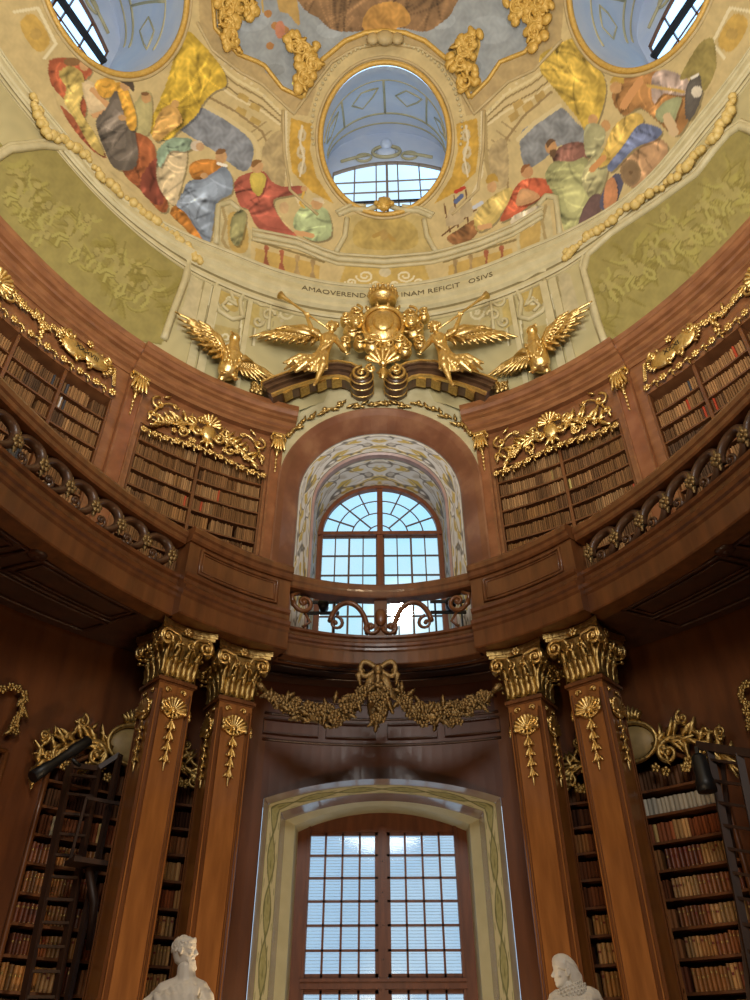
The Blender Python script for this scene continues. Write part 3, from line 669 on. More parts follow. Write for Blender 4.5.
    for sg in (-1, 1):
        for k, (r, x, y) in enumerate(((9, 20, 276), (6, 34, 282), (5, 10, 284))):
            t = np.linspace(0, 1.5*2*PI, 24); rr = r*(1-t/t[-1]*.8); c.line(np.stack([385+sg*(x+rr*np.cos(t)), y+rr*.7*np.sin(t)], 1), .9, (222, 212, 176))
    c.ell((385, 272), 6, 5, (216, 206, 170))
    c.poly([(338, 250), (344, 232), (347, 216), (366, 212), (384, 206), (402, 212), (426, 217), (430, 232), (437, 252), (410, 258), (384, 260), (356, 257)], (200, 180, 116), soft=False)
    c.poly([(356, 246), (354, 228), (364, 219), (384, 216), (404, 219), (417, 230), (415, 247), (385, 250)], (190, 166, 92), var=.08); c.line([(374, 236), (384, 232), (394, 240)], 2, (170, 140, 76)); c.ell((384, 235), 4, 6, (178, 148, 82))
def paint_drum(c):
    for sg in (-1, 1):
        m = lambda p: [(381+sg*(381-x), y) for x, y in p]
        c.poly(m([(220, 283), (240, 288), (240, 300), (236, 312), (222, 306), (217, 296)]), (190, 166, 92), var=.06); c.poly(m([(206, 322), (240, 330), (236, 360), (200, 352)]), (186, 168, 104), soft=False, var=.06)
        c.poly(m([(192, 274), (205, 270), (196, 330), (176, 330)]), (200, 190, 150), soft=False); c.line(m([(206, 272), (196, 332)]), 1.2, (150, 138, 98)); c.line(m([(250, 286), (244, 336)]), 1.6, (148, 136, 96)); c.line(m([(276, 296), (270, 340)]), 1.4, (150, 138, 98))
        for a, b in (((212, 270), (204, 332)), ((219, 276), (211, 336)), ((242, 284), (238, 350)), ((257, 290), (252, 345)), ((285, 298), (284, 312))): c.line(m([a, b]), .9, (142, 130, 90)); c.line(m([(a[0]+1.6, a[1]), (b[0]+1.6, b[1])]), .8, (214, 206, 172))
        c.poly(m([(264, 296), (284, 300), (280, 318), (262, 314)]), (178, 166, 116), soft=False, var=.05)
        for k in range(16):
            t = k/15; c.ell(m([(268+14*math.sin(k*2.2), 300+26*t)])[0], 2.4, 2, (206, 198, 162))
        for a, b, r in ((230, 300, 5), (226, 338, 7), (232, 346, 5), (286, 312, 8), (296, 306, 6)):
            t = np.linspace(0, 8, 20); c.line(np.stack([381+sg*(381-a)+r*(1-t/10)*np.cos(t), b+r*(1-t/10)*np.sin(t)], 1), 1.1, (212, 204, 168))
        c.poly(m([(250, 288), (262, 292), (258, 330), (246, 322)]), (196, 176, 104), soft=False, var=.06)
        for k in range(3):
            t = np.linspace(0, 9, 24); rr = 9*(1-t/11); c.line(np.stack([381+sg*(381-264-6*k+(-1)**k*0)+rr*.8*np.cos(t), 300+12*k+rr*np.sin(t)], 1), 1.3, (186, 172, 122))
PAN_L = [(-70, 252), (-70, 60), (6, 150), (16, 147), (40, 146), (60, 148), (74, 156), (84, 172), (98, 190), (112, 204), (150, 232), (164, 240), (178, 248), (186, 258), (189, 268), (184, 282), (172, 314), (162, 345), (120, 338)]
PAN_R = [(832, 242), (820, 60), (750, 128), (742, 126), (730, 134), (716, 150), (698, 174), (680, 190), (656, 205), (630, 222), (612, 234), (596, 246), (586, 258), (583, 272), (590, 292), (598, 322), (610, 348), (640, 336)]
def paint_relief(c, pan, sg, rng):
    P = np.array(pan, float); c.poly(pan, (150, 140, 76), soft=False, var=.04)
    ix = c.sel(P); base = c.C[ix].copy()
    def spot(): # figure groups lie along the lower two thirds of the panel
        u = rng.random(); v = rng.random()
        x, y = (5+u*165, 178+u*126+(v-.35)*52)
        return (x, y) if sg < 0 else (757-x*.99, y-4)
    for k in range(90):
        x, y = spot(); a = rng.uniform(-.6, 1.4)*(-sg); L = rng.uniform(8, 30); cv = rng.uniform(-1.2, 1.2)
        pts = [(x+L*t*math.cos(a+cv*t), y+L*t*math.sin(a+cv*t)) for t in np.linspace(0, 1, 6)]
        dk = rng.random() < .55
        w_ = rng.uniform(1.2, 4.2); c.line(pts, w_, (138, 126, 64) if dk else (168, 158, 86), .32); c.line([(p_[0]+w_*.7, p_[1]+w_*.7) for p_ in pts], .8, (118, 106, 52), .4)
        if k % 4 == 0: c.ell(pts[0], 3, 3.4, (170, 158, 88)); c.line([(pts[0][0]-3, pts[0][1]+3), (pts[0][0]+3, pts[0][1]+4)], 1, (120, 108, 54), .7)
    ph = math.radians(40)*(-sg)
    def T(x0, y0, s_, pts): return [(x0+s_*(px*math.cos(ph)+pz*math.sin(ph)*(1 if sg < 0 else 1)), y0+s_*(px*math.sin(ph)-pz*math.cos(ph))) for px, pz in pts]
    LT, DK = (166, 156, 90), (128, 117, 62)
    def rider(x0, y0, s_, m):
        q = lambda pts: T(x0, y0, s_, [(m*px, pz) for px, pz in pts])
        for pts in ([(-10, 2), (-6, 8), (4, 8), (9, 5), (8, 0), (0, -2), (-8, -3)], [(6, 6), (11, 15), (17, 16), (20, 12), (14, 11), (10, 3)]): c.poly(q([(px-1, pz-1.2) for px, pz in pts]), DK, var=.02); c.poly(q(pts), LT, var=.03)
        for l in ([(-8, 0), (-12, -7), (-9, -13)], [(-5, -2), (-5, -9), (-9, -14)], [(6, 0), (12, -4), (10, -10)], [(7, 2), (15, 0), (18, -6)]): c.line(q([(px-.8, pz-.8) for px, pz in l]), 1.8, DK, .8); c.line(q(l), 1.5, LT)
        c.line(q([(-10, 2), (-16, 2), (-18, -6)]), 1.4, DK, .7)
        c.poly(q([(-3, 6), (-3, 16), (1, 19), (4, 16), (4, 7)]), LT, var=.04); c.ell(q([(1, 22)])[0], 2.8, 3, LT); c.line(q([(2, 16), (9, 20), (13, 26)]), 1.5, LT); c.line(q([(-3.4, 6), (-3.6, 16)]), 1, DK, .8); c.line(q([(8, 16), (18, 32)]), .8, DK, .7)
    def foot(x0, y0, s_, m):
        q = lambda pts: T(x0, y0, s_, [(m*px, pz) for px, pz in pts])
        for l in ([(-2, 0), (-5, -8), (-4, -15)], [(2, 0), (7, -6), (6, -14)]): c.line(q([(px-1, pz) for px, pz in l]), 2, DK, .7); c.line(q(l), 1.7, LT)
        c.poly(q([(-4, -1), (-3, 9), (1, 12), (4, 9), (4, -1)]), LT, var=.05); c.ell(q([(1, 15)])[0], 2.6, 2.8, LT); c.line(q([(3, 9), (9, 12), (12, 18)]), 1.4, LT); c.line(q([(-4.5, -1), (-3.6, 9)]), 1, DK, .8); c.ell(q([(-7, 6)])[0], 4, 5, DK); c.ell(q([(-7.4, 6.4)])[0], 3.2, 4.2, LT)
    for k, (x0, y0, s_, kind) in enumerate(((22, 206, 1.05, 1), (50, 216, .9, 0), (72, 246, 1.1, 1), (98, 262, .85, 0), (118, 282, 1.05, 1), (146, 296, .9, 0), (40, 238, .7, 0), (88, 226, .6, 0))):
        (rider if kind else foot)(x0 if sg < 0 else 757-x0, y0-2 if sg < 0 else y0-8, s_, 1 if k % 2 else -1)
    keep = np.ones(len(c.x), bool); keep[ix] = False
    return keep
# --- dense, painted meshes
def split_paint(V, faces, C, masks, names, mat):
    """masks: list of (name, face mask); the first that holds takes the face."""
    out = {}
    for nm, mk_ in masks:
        fs = faces[mk_]
        if not len(fs): continue
        u, inv = np.unique(fs.ravel(), return_inverse=True); P = V[u].copy()
        if nm not in ('ceiling', 'wall_drum'):      # a skim of painted plaster on the shell
            o = np.array([0, D.yc, DZ]); k = np.array([1, 1, 1.0 if mat is None else 0]); P = o+(P-o)*np.where(k > 0, .9985, 1)
        out[nm] = paint_mesh(nm, P, inv.reshape(-1, 4), C[u])
    return out
T0, T1 = math.radians(-84), math.radians(84)
nu, nv = 900, 190
tt = np.linspace(T0, T1, nu); zz = np.linspace(15.3, 19.85, nv)
TT, ZZ = np.meshgrid(tt, zz, indexing='ij')
V = np.stack([D.a*np.sin(TT), D.yc+D.b*np.cos(TT), ZZ], -1).reshape(-1, 3)
x, y = vproj(V); C = np.tile(np.array((184., 172, 126)), (len(V), 1)); cv = Canvas(x, y, C); C *= (1+.03*cv.n1)[:, None]
rng = random.Random(5)
paint_drum(cv)
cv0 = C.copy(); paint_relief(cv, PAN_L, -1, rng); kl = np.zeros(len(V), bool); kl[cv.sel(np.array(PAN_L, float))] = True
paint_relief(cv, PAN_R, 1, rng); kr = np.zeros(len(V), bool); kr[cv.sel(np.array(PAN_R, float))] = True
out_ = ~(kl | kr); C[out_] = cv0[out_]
fc = grid_faces(nu, nv); cen = V[fc].mean(1)
arch_hole = (cen[:, 0]**2+(cen[:, 2]-ZC)**2 < 3.1**2)
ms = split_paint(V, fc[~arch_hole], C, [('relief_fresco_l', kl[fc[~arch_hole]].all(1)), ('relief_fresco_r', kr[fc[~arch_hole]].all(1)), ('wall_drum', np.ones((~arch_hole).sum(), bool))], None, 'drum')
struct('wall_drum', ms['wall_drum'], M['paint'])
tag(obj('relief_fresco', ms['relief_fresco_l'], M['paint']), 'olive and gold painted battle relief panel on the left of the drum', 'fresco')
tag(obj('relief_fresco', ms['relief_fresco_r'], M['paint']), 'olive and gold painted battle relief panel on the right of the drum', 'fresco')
# dome
OC = [(np.array([.24, 11.65, 25.43]), 0.0, 2.03, 2.34), (np.array([-7.05, 7.42, 24.95]), None, 2.0, 2.3), (np.array([7.12, 7.42, 24.85]), None, 2.0, 2.3)]
def oc_frame(c):
    t = math.atan2(c[0]/D.a, (c[1]-D.yc)/D.b)
    ce = math.cos(math.asin(min(1, (c[2]-DZ)/DH))); p = np.array(dome(t, math.asin(min(1, (c[2]-DZ)/DH))))
    n = np.array([p[0]/D.a**2, (p[1]-D.yc)/D.b**2, (p[2]-DZ)/DH**2]); n /= np.linalg.norm(n)
    th = np.cross([0, 0, 1.], n); th /= np.linalg.norm(th); m_ = np.cross(n, th)
    return p, n, th, m_
def to_dome(p, k=1.0):
    v = (np.asarray(p)-np.array([0, D.yc, DZ]))/np.array([D.a, D.b, DH]); v /= np.linalg.norm(v)
    return v*k*np.array([D.a, D.b, DH])+np.array([0, D.yc, DZ])
nu, nv = 900, 430
tt = np.linspace(T0, T1, nu); hh = np.linspace(0, math.radians(66), nv)
TT, HH = np.meshgrid(tt, hh, indexing='ij')
V = np.stack([D.a*np.cos(HH)*np.sin(TT), D.yc+D.b*np.cos(HH)*np.cos(TT), DZ+DH*np.sin(HH)], -1).reshape(-1, 3)
x, y = vproj(V); C = np.tile(np.array((198., 178, 128)), (len(V), 1)); cv = Canvas(x, y, C); C *= (1+.035*cv.n1+.02*cv.n2)[:, None]
paint_dome(cv); paint_left(cv); paint_right(cv)
fc = grid_faces(nu, nv); cen = V[fc].mean(1); hole = np.zeros(len(fc), bool)
for c0, _, rt, rm in OC:
    p, n, th, m_ = oc_frame(c0); d = cen-p
    hole |= ((d@th/rt)**2+(d@m_/rm)**2 < 1) & (np.abs(d@n) < 3)
fc = fc[~hole]
def msk(pts):
    a = np.zeros(len(V), bool); a[cv.sel(np.array(pts, float))] = True; return a[fc].all(1)
ms = split_paint(V, fc, C, [('sky', msk(SKY)), ('ml', msk(MUR_L)), ('mr', msk(MUR_R)), ('ceiling', np.ones(len(fc), bool))], None, None)
struct('ceiling', ms['ceiling'], M['paint'])
tag(obj('dome_fresco', ms['sky'], M['paint']), 'painted sky with brown cloud and gold fringes at the top of the dome', 'fresco')
tag(obj('figure_fresco', ms['ml'], M['paint']), 'fresco of robed figures around a man in blue, left of the central dome window', 'fresco')
tag(obj('figure_fresco', ms['mr'], M['paint']), 'fresco with a ship, green-robed man and barrel, right of the central dome window', 'fresco')
# plain rest of the drum and dome behind the viewer
mb = MB(); n = 40; vs = []; m2 = 14
for i in range(n+1):
    t = T1+(2*PI-(T1-T0))*i/n
    vs += [(D.a*math.sin(t), D.yc+D.b*math.cos(t), 15.3)]+[dome(t, math.radians(66)*k/m2) for k in range(m2+1)]
mb.add(vs, [(i*(m2+2)+k, i*(m2+2)+k+1, (i+1)*(m2+2)+k+1, (i+1)*(m2+2)+k) for i in range(n) for k in range(m2+1)], True)
vs = [dome(0, PI/2)]; n = 60
for k in range(1, 7): vs += [dome(2*PI*i/n, PI/2-math.radians(24)*k/6) for i in range(n)]
mb.add(vs, [(0, 1+i, 1+(i+1) % n) for i in range(n)]+[(1+(k-1)*n+i, 1+k*n+i, 1+k*n+(i+1) % n, 1+(k-1)*n+(i+1) % n) for k in range(1, 6) for i in range(n)], True)
struct('ceiling_rear', mb, M['beige'])
# round windows of the dome: gilded rim, vaulted embrasure, barred window
for i, (c0, _, rt, rm) in enumerate(OC):
    w = empty_struct('window_%d' % (3+i)); p, n, th, m_ = oc_frame(c0)
    ringp = lambda k, s=1.0: [to_dome(p+th*rt*k*math.cos(a)+m_*rm*k*math.sin(a), s) for a in np.linspace(0, 2*PI, 64, endpoint=False)]
    mb = MB(); mb.tube(ringp(1.035, .999), .085, 8, True); obj('gilded_rim', mb, mk('old_gold_stucco', (196, 156, 74), (214, 178, 96), .55, .2, scale=12, bump=.3), w); mb = MB(); mb.tube(ringp(1.10, .999), .05, 6, True); obj('stucco_fillet', mb, M['beige'], w)
    nh = np.array([n[0], n[1], 0]); nh /= np.linalg.norm(nh); tx = -np.cross([0, 0, 1.], nh)*-1
    tx = np.array([nh[1], -nh[0], 0])          # to the right as seen from the hall
    W = lambda a, o, z: p+tx*a+nh*o+np.array([0, 0, z-p[2]])
    back = 3.15; zb, zs, zt = p[2]+1.0, p[2]+4.9, p[2]+7.2
    loop = []
    for a in np.linspace(0, 2*PI, 64, endpoint=False):
        ca, sa = math.cos(a), math.sin(a)
        loop.append(W(2.35*ca, back, zs+(zt-zs)*sa) if sa > 0 else W(2.35*max(-1, min(1, ca*1.35)), back, max(zb, zs+(zb-zs)*min(1, -sa*1.35))))
    rg = [np.array(q) for q in ringp(1.0, 1.004)]
    if (rg[0]-p)@tx < 0: rg = [rg[(32-k) % 64] for k in range(64)]
    mb = MB(); K = 8; vs = []
    for k in range(K+1):
        t = k/K; vs += [tuple(r_*(1-t)+l_*t+nh*0+np.array([0, 0, .7*math.sin(PI*t)*max(0, math.sin(2*PI*j/64))])) for j, (r_, l_) in enumerate(zip(rg, loop))]
    mb.add(vs, [(k*64+j, k*64+(j+1) % 64, (k+1)*64+(j+1) % 64, (k+1)*64+j) for k in range(K) for j in range(64)], True)
    obj('embrasure', mb, M['vault'], w)
    # end wall with an arched opening
    z0, z1, zc_, hw = p[2]+1.15, p[2]+4.1, p[2]+4.75, 2.08
    head = lambda a: z1+(zc_-z1)*(1-(a/hw)**2)
    mb = MB(); xs = np.linspace(-hw, hw, 13); vs = []
    for a in xs: vs += [W(a, back-.01, head(a)), W(a*1.35, back-.01, zs+.5+(zt-zs)*math.sqrt(max(0, 1-(a/hw)**2)))]
    mb.add(vs, [(2*k, 2*k+1, 2*k+3, 2*k+2) for k in range(12)])
    for sg in (-1, 1): mb.add([W(sg*hw, back-.01, z0-.4), W(sg*hw*1.35, back-.01, z0-.4), W(sg*hw*1.35, back-.01, zs+.5), W(sg*hw, back-.01, z1)], [(0, 1, 2, 3)])
    mb.add([W(-2.4, back-.01, zb-.6), W(2.4, back-.01, zb-.6), W(2.4, back-.01, z0), W(-2.4, back-.01, z0)], [(0, 1, 2, 3)])
    obj('end_wall', mb, M['vault'], w)
    mb = MB()
    for k in range(6):
        a = -hw+2*hw*k/5+ (0 if k not in (0, 5) else 0); mb.bar(W(a, back, z0), W(a, back, head(a)+.02), .05 if k else .09, .05)
    mb.bar(W(0, back-.03, z0), W(0, back-.03, zc_), .09, .09)
    for z in (z0, z0+.75, z0+1.5, z0+2.25): mb.bar(W(-hw, back, z), W(hw, back, z), .045, .045)
    for k in range(12): mb.bar(W(xs[k], back, head(xs[k])), W(xs[k+1], back, head(xs[k+1])), .1, .1)
    obj('glazing_bars', mb, M['whitebar'] if i == 0 else M['wood'], w)
    mb = MB(); vs = [W(-hw, back+.05, z0), W(hw, back+.05, z0)]+[W(a, back+.05, head(a)) for a in xs[::-1]]
    mb.add(vs+[q+nh*.01 for q in vs], [tuple(range(15)), tuple(range(29, 14, -1))]); obj('glass_pane', mb, M['glass'], w)
    mb = MB()
    if i: 
        for z in (z0+.75, z0+2.0): mb.bar(W(-hw, back-.15, z), W(hw, back-.15, z), .2, .16)
    for z in (z0+.06, z0+.5): mb.bar(W(-hw*1.1, back-.22, z), W(hw*1.1, back-.22, z), .05, .05)
    for k in range(11): mb.bar(W(-hw+hw*2*k/10, back-.22, z0-.3), W(-hw+hw*2*k/10, back-.22, z0+.5), .03, .03)
    obj('guard_rail', mb, M['iron'], w)
    # stucco frieze and ribs on the vault
    mb = MB()
    S = lambda j, k: np.array(vs_[k*64+int(j) % 64])
    vs_ = [tuple(q) for q in mb.v]; vs_ = []
    for k in range(K+1):
        t = k/K; vs_ += [tuple((r_*(1-t)+l_*t+np.array([0, 0, .7*math.sin(PI*t)*max(0, math.sin(2*PI*j/64))]))*1.0) for j, (r_, l_) in enumerate(zip(rg, loop))]
    for k, r in ((2, .05), (6, .06), (7, .05)): mb.tube([S(j, k)-nh*.02 for j in range(1, 32)], r, 6)
    for j in (8, 16, 24):
        mb.tube([S(j, k) for k in range(2, 7)], .045, 6)
    for j in (4, 12, 20, 28):
        mb.tube([S(j-2.2, 3), S(j, 2.6 if False else 3), S(j+2, 4), S(j, 5), S(j-2, 4), S(j-2.2, 3)], .035, 6)
    obj('stucco_rib', mb, M['cream'], w)
    mb = MB(); 
    for sg in (-1, 1):
        mb.tube([W(sg*a, back-.06, head(a*.9)+.75-a*.1) for a in (.7, 1.1, 1.5, 1.8)], .06, 6)
        mb.tube([W(sg*(.9+.3*math.cos(t)), back-.06, head(.8)+.5+.28*math.sin(t)) for t in np.linspace(0, 6, 14)], .05, 6)
    mb.tube([W(.55*math.cos(t), back-.08, zc_+.75+.42*math.sin(t)) for t in np.linspace(0, 2*PI, 24, endpoint=False)], .07, 6, True)
    obj('cartouche', mb, M['cream'], w); mb = MB(); mb.ball(W(0, back-.05, zc_+.75), (.4, .12, .32), 12, 8); mb.ball(W(0, back-.15, zc_+1.2), (.25, .2, .3), 10, 6); obj('cartouche', mb, M['vault'], w)
# mouldings lying on the dome (ledge under the frescoes, rails, gilded outlines)
mb = MB()
prof = [(-.2, 19.15), (.06, 19.15), (.06, 19.24), (.13, 19.30), (.14, 19.42), (.10, 19.46), (.10, 19.56), (.22, 19.62), (.25, 19.74), (.36, 19.80), (.38, 19.90), (.30, 19.95), (.30, 20.24), (.40, 20.28), (.40, 20.36), (.46, 20.40), (.46, 20.46), (.1, 20.5), (-.2, 20.5)]
LS = lambda q: smooth((abs(q)-4.2)/4.5)
class LedgeE:
    P = staticmethod(lambda q, d, z: D.P(q, d*(1-.62*LS(q)), 19.15+(z-19.15)*(1-.5*LS(q))+.62*max(0, min(1, (abs(q)-5.4)/4.6))**1.2))
sweep(mb, LedgeE, D.s_of_t(T0), D.s_of_t(T1), prof, 120); struct('trim_15', mb, M['cream'])
mb = MB()  # darker olive-grey bands colour shadow gaps into the ledge recesses
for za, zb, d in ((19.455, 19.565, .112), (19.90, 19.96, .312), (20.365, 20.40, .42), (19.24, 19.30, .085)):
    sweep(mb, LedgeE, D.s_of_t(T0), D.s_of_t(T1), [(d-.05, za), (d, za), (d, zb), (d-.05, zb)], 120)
struct('trim_28', mb, mk('shadow_gap_stucco', (120, 108, 72), (138, 126, 88), .6, scale=3))
def domeline(mb, pts, r, off=0.02, n=6):
    P = []
    for a, b in zip(pts[:-1], pts[1:]):
        for k in range(4): P.append(at_dome(a[0]+(b[0]-a[0])*k/4, a[1]+(b[1]-a[1])*k/4, off))
    P.append(at_dome(*pts[-1], off)); mb.tube(P, r, n)
gs = mk('gilded_stucco', (196, 156, 70), (216, 180, 96), .5, .25, scale=12, bump=.3)
mb = MB(); domeline(mb, [(213, 0), (215, 28), (238, 54), (258, 62), (265, 66), (282, 88), (303, 98)], .07); domeline(mb, [(303, 98), (310, 78), (322, 60), (345, 41), (365, 33), (384, 31), (405, 33), (425, 41), (450, 62), (463, 82), (470, 98)], .08); domeline(mb, [(470, 98), (488, 80), (500, 62), (525, 52), (543, 30), (547, 0)], .07)
struct('trim_16', mb, gs)
mb = MB(); domeline(mb, [(197, 22), (212, 50), (240, 72), (262, 84), (294, 114), (312, 88), (332, 62), (356, 48), (387, 43), (420, 48), (444, 64), (460, 88), (474, 114), (508, 82), (534, 70), (562, 40)], .05)
domeline(mb, [(283, 110), (284, 150), (290, 190), (318, 215)], .05); domeline(mb, [(484, 110), (483, 150), (478, 190), (452, 215)], .05)
struct('trim_17', mb, M['beige'])
mb = MB()
for r, dy in ((.10, 0), (.06, 5), (.05, -5)):
    domeline(mb, [(252, 234+dy), (297, 243+dy), (323, 254+dy), (338, 259+dy), (384, 262+dy), (430, 258+dy), (447, 254+dy), (480, 244+dy), (513, 230+dy), (543, 212+dy)], r)
for s in ([(216, 244), (218, 206), (230, 202), (240, 210)], [(560, 234), (556, 198), (546, 196), (538, 206)], [(338, 215), (352, 209), (368, 210), (384, 203), (400, 210), (418, 211), (432, 217)], [(347, 218), (345, 236), (336, 252)], [(424, 219), (427, 236), (436, 252)]): domeline(mb, s, .09)
for s in ([(336, 212), (350, 205), (366, 206)], [(402, 206), (420, 208), (434, 214)]): domeline(mb, s, .06)
struct('trim_18', mb, M['cream'])
mb = MB(); q = at_dome(384, 204, .2); mb.ball(tuple(q), (.22, .2, .3), 12, 8)
for a in range(6): mb.ball((q[0]+.24*math.cos(a), q[1]-.02, q[2]+.24*math.sin(a)), .09, 7, 5)
tag(obj('mask_keystone', mb, gs), 'small gilded mask over the parapet below the central round dome window', 'ornament')
mb = MB()
for k in range(54):
    a = PI*(-.06+1.12*k/53); q = at_dome(387+75*math.cos(a), 128-86*math.sin(a), .03); mb.ball(tuple(q), .055, 6, 4)
struct('trim_27', mb, M['cream'])
rg_ = random.Random(12)
for lab, cs in (('left of the crown of the central round window', ((303, 52), (309, 66), (302, 80), (296, 48))), ('right of the crown of the central round window', ((466, 50), (460, 64), (468, 80), (474, 44))), ('beside the left round window at the top', ((228, 8), (240, 14), (224, 28), (232, 40), (246, 6))), ('beside the right round window at the top', ((532, 4), (540, 18), (536, 32), (520, 8), (542, 2)))):
    mb = MB()
    for x_, y_ in cs:
        p_, n_, th_, m_ = oc_frame(at_dome(x_, y_)); p_ = p_-n_*.16; mb.M = Matrix(((th_[0], n_[0], m_[0], p_[0]), (th_[1], n_[1], m_[1], p_[1]), (th_[2], n_[2], m_[2], p_[2]), (0, 0, 0, 1)))
        for k in range(9): mb.ball((rg_.uniform(-.36, .36), -.04, rg_.uniform(-.36, .36)), (rg_.uniform(.1, .2), .09, rg_.uniform(.1, .2)), 8, 5)
        for k in range(5): mb.leaf((rg_.uniform(-.2, .2), -.06, rg_.uniform(-.2, .2)), rg_.uniform(0, 6.28), rg_.uniform(.26, .36), .2, .06, rg_.uniform(-.4, .4))
        mb.scroll((rg_.uniform(-.1, .1), -.06, rg_.uniform(-.1, .1)), .26, 1.3, rg_.uniform(0, 6), rg_.choice((-1, 1)), .05)
    mb.M = None; tag(obj('gilded_spray', mb, gs), 'gilded stucco leaf spray, %s' % lab, 'ornament')
mb = MB(); q = at_dome(385, 38, .36); mb.ball(tuple(q), (.3, .2, .3), 10, 6)
for sg in (-1, 1): mb.ball((q[0]+sg*.38, q[1], q[2]-.05), (.2, .15, .3), 8, 6)
tag(obj('stucco_keystone', mb, M['beige']), 'stucco keystone at the top of the central round window frame', 'ornament')
# drum: frames of the painted panels, pilaster strips and consoles
def dline(mb, pts, r, d=.03, n=6, e=D):
    P = []
    for a, b in zip(pts[:-1], pts[1:]):
        for k in range(4):
            q, z = e.hit(a[0]+(b[0]-a[0])*k/4, a[1]+(b[1]-a[1])*k/4); P.append(e.P(q, d, z))
    q, z = e.hit(*pts[-1]); P.append(e.P(q, d, z)); mb.tube(P, r, n)
for sd, pan, fr in ((-1, PAN_L, [(-20, 168), (8, 150), (40, 146), (60, 148), (74, 156), (84, 172), (112, 204), (150, 232), (178, 248), (188, 264), (184, 282), (172, 314), (163, 340)]),
                    (1, PAN_R, [(772, 140), (742, 126), (730, 134), (716, 150), (698, 174), (656, 205), (612, 234), (588, 256), (584, 272), (590, 292), (598, 322), (606, 345)])):
    mb = MB(); dline(mb, fr, .10); dline(mb, [(x_+(3 if sd < 0 else -3)*(1 if i > 6 else .2), y_-5*(1 if i < 9 else .2)) for i, (x_, y_) in enumerate(fr)], .05)
    struct('trim_'+('19' if sd < 0 else '20'), mb, M['cream'])
    mb = MB(); g = [(28, 100), (33, 118), (42, 138), (60, 144), (80, 160), (100, 184), (122, 204), (150, 224), (172, 240), (190, 258), (200, 270)] if sd < 0 else [(740, 100), (735, 118), (722, 138), (700, 160), (676, 184), (650, 200), (620, 222), (596, 238), (576, 254), (566, 266)]
    rg_ = random.Random(3)
    for a, b in zip(g[:-1], g[1:]):
        for k in range(5):
            t = k/5; q, z = D.hit(a[0]+(b[0]-a[0])*t+rg_.uniform(-2, 2), a[1]+(b[1]-a[1])*t+rg_.uniform(-2, 2)); mb.ball(D.P(q, .2, z), rg_.uniform(.08, .15), 6, 4)
    tag(obj('stucco_garland', mb, mk('pale_gold_stucco', (196, 168, 96), (216, 190, 120), .55, scale=8)), 'pale gold stucco flower garland over the %s relief panel of the drum' % ('left' if sd < 0 else 'right'), 'garland')
    X = (lambda v: v) if sd < 0 else (lambda v: 762-v)
    mb = MB()
    for xa, xb, d in ((198, 206, .06), (208, 216, .1), (246, 251, .1)):
        qa, _ = D.hit(X(xa), 310); qb, _ = D.hit(X(xb), 310); cbox(mb, D, qa, qb, 0.005, d, 15.4, 19.12, 2)
    dline(mb, [(X(a), b) for a, b in ((214, 272), (224, 274), (236, 282), (248, 284))], .12)
    dline(mb, [(X(a), b) for a, b in ((217, 280), (214, 300), (219, 312), (232, 320), (242, 318), (240, 302), (246, 288))], .07)
    dline(mb, [(X(a), b) for a, b in ((228, 312), (222, 306), (228, 300), (236, 306), (232, 298), (230, 290))], .05); dline(mb, [(X(a), b) for a, b in ((253, 285), (272, 292), (268, 330))], .05)
    struct('trim_'+('21' if sd < 0 else '22'), mb, M['cream'])
    mb = MB()
    for cx_, cy_, r0, sgn in ((262, 300, 8, 1), (268, 316, 7, -1), (258, 322, 6, 1), (276, 302, 6, -1)):
        dline(mb, [(X(cx_+r0*(1-t/8)*math.cos(t*sgn)), cy_+r0*(1-t/8)*math.sin(t*sgn)) for t in np.linspace(0, 7, 12)], .045)
    struct('trim_'+('23' if sd < 0 else '24'), mb, M['cream'])
# inscription on the ledge
def text_mesh(txt, size, depth):
    cu = bpy.data.curves.new('t', 'FONT'); cu.body = txt; cu.size = size; cu.extrude = depth; cu.align_x = 'CENTER'; cu.align_y = 'CENTER'; cu.resolution_u = 2
    o = bpy.data.objects.new('t', cu); COL.objects.link(o); bpy.context.view_layer.update()
    me = bpy.data.meshes.new_from_object(o.evaluated_get(bpy.context.evaluated_depsgraph_get()))
    vs = [tuple(v.co) for v in me.vertices]; fs = [tuple(p.vertices) for p in me.polygons]
    bpy.data.objects.remove(o); bpy.data.curves.remove(cu); bpy.data.meshes.remove(me); return vs, fs
ink = mk('dark_lettering', (92, 80, 52), rough=.7)
for txt, px, lab in (('AMAQVERENDO', 337, 'left of the crown'), ('INAM REFICIT', 432, 'right of the crown'), ('OSIVS', 484, 'under the ship fresco')):
    vs, fs = text_mesh(txt, .30, .004); q0, z0 = D.hit(px, 299 if px < 470 else 290); mb = MB(D.warp(q0, .31, 20.1)); mb.add([(a, -c, b) for a, b, c in vs], fs)
    tag(obj('inscription', mb, ink), 'dark painted capital letters on the dome ledge %s' % lab, 'lettering')
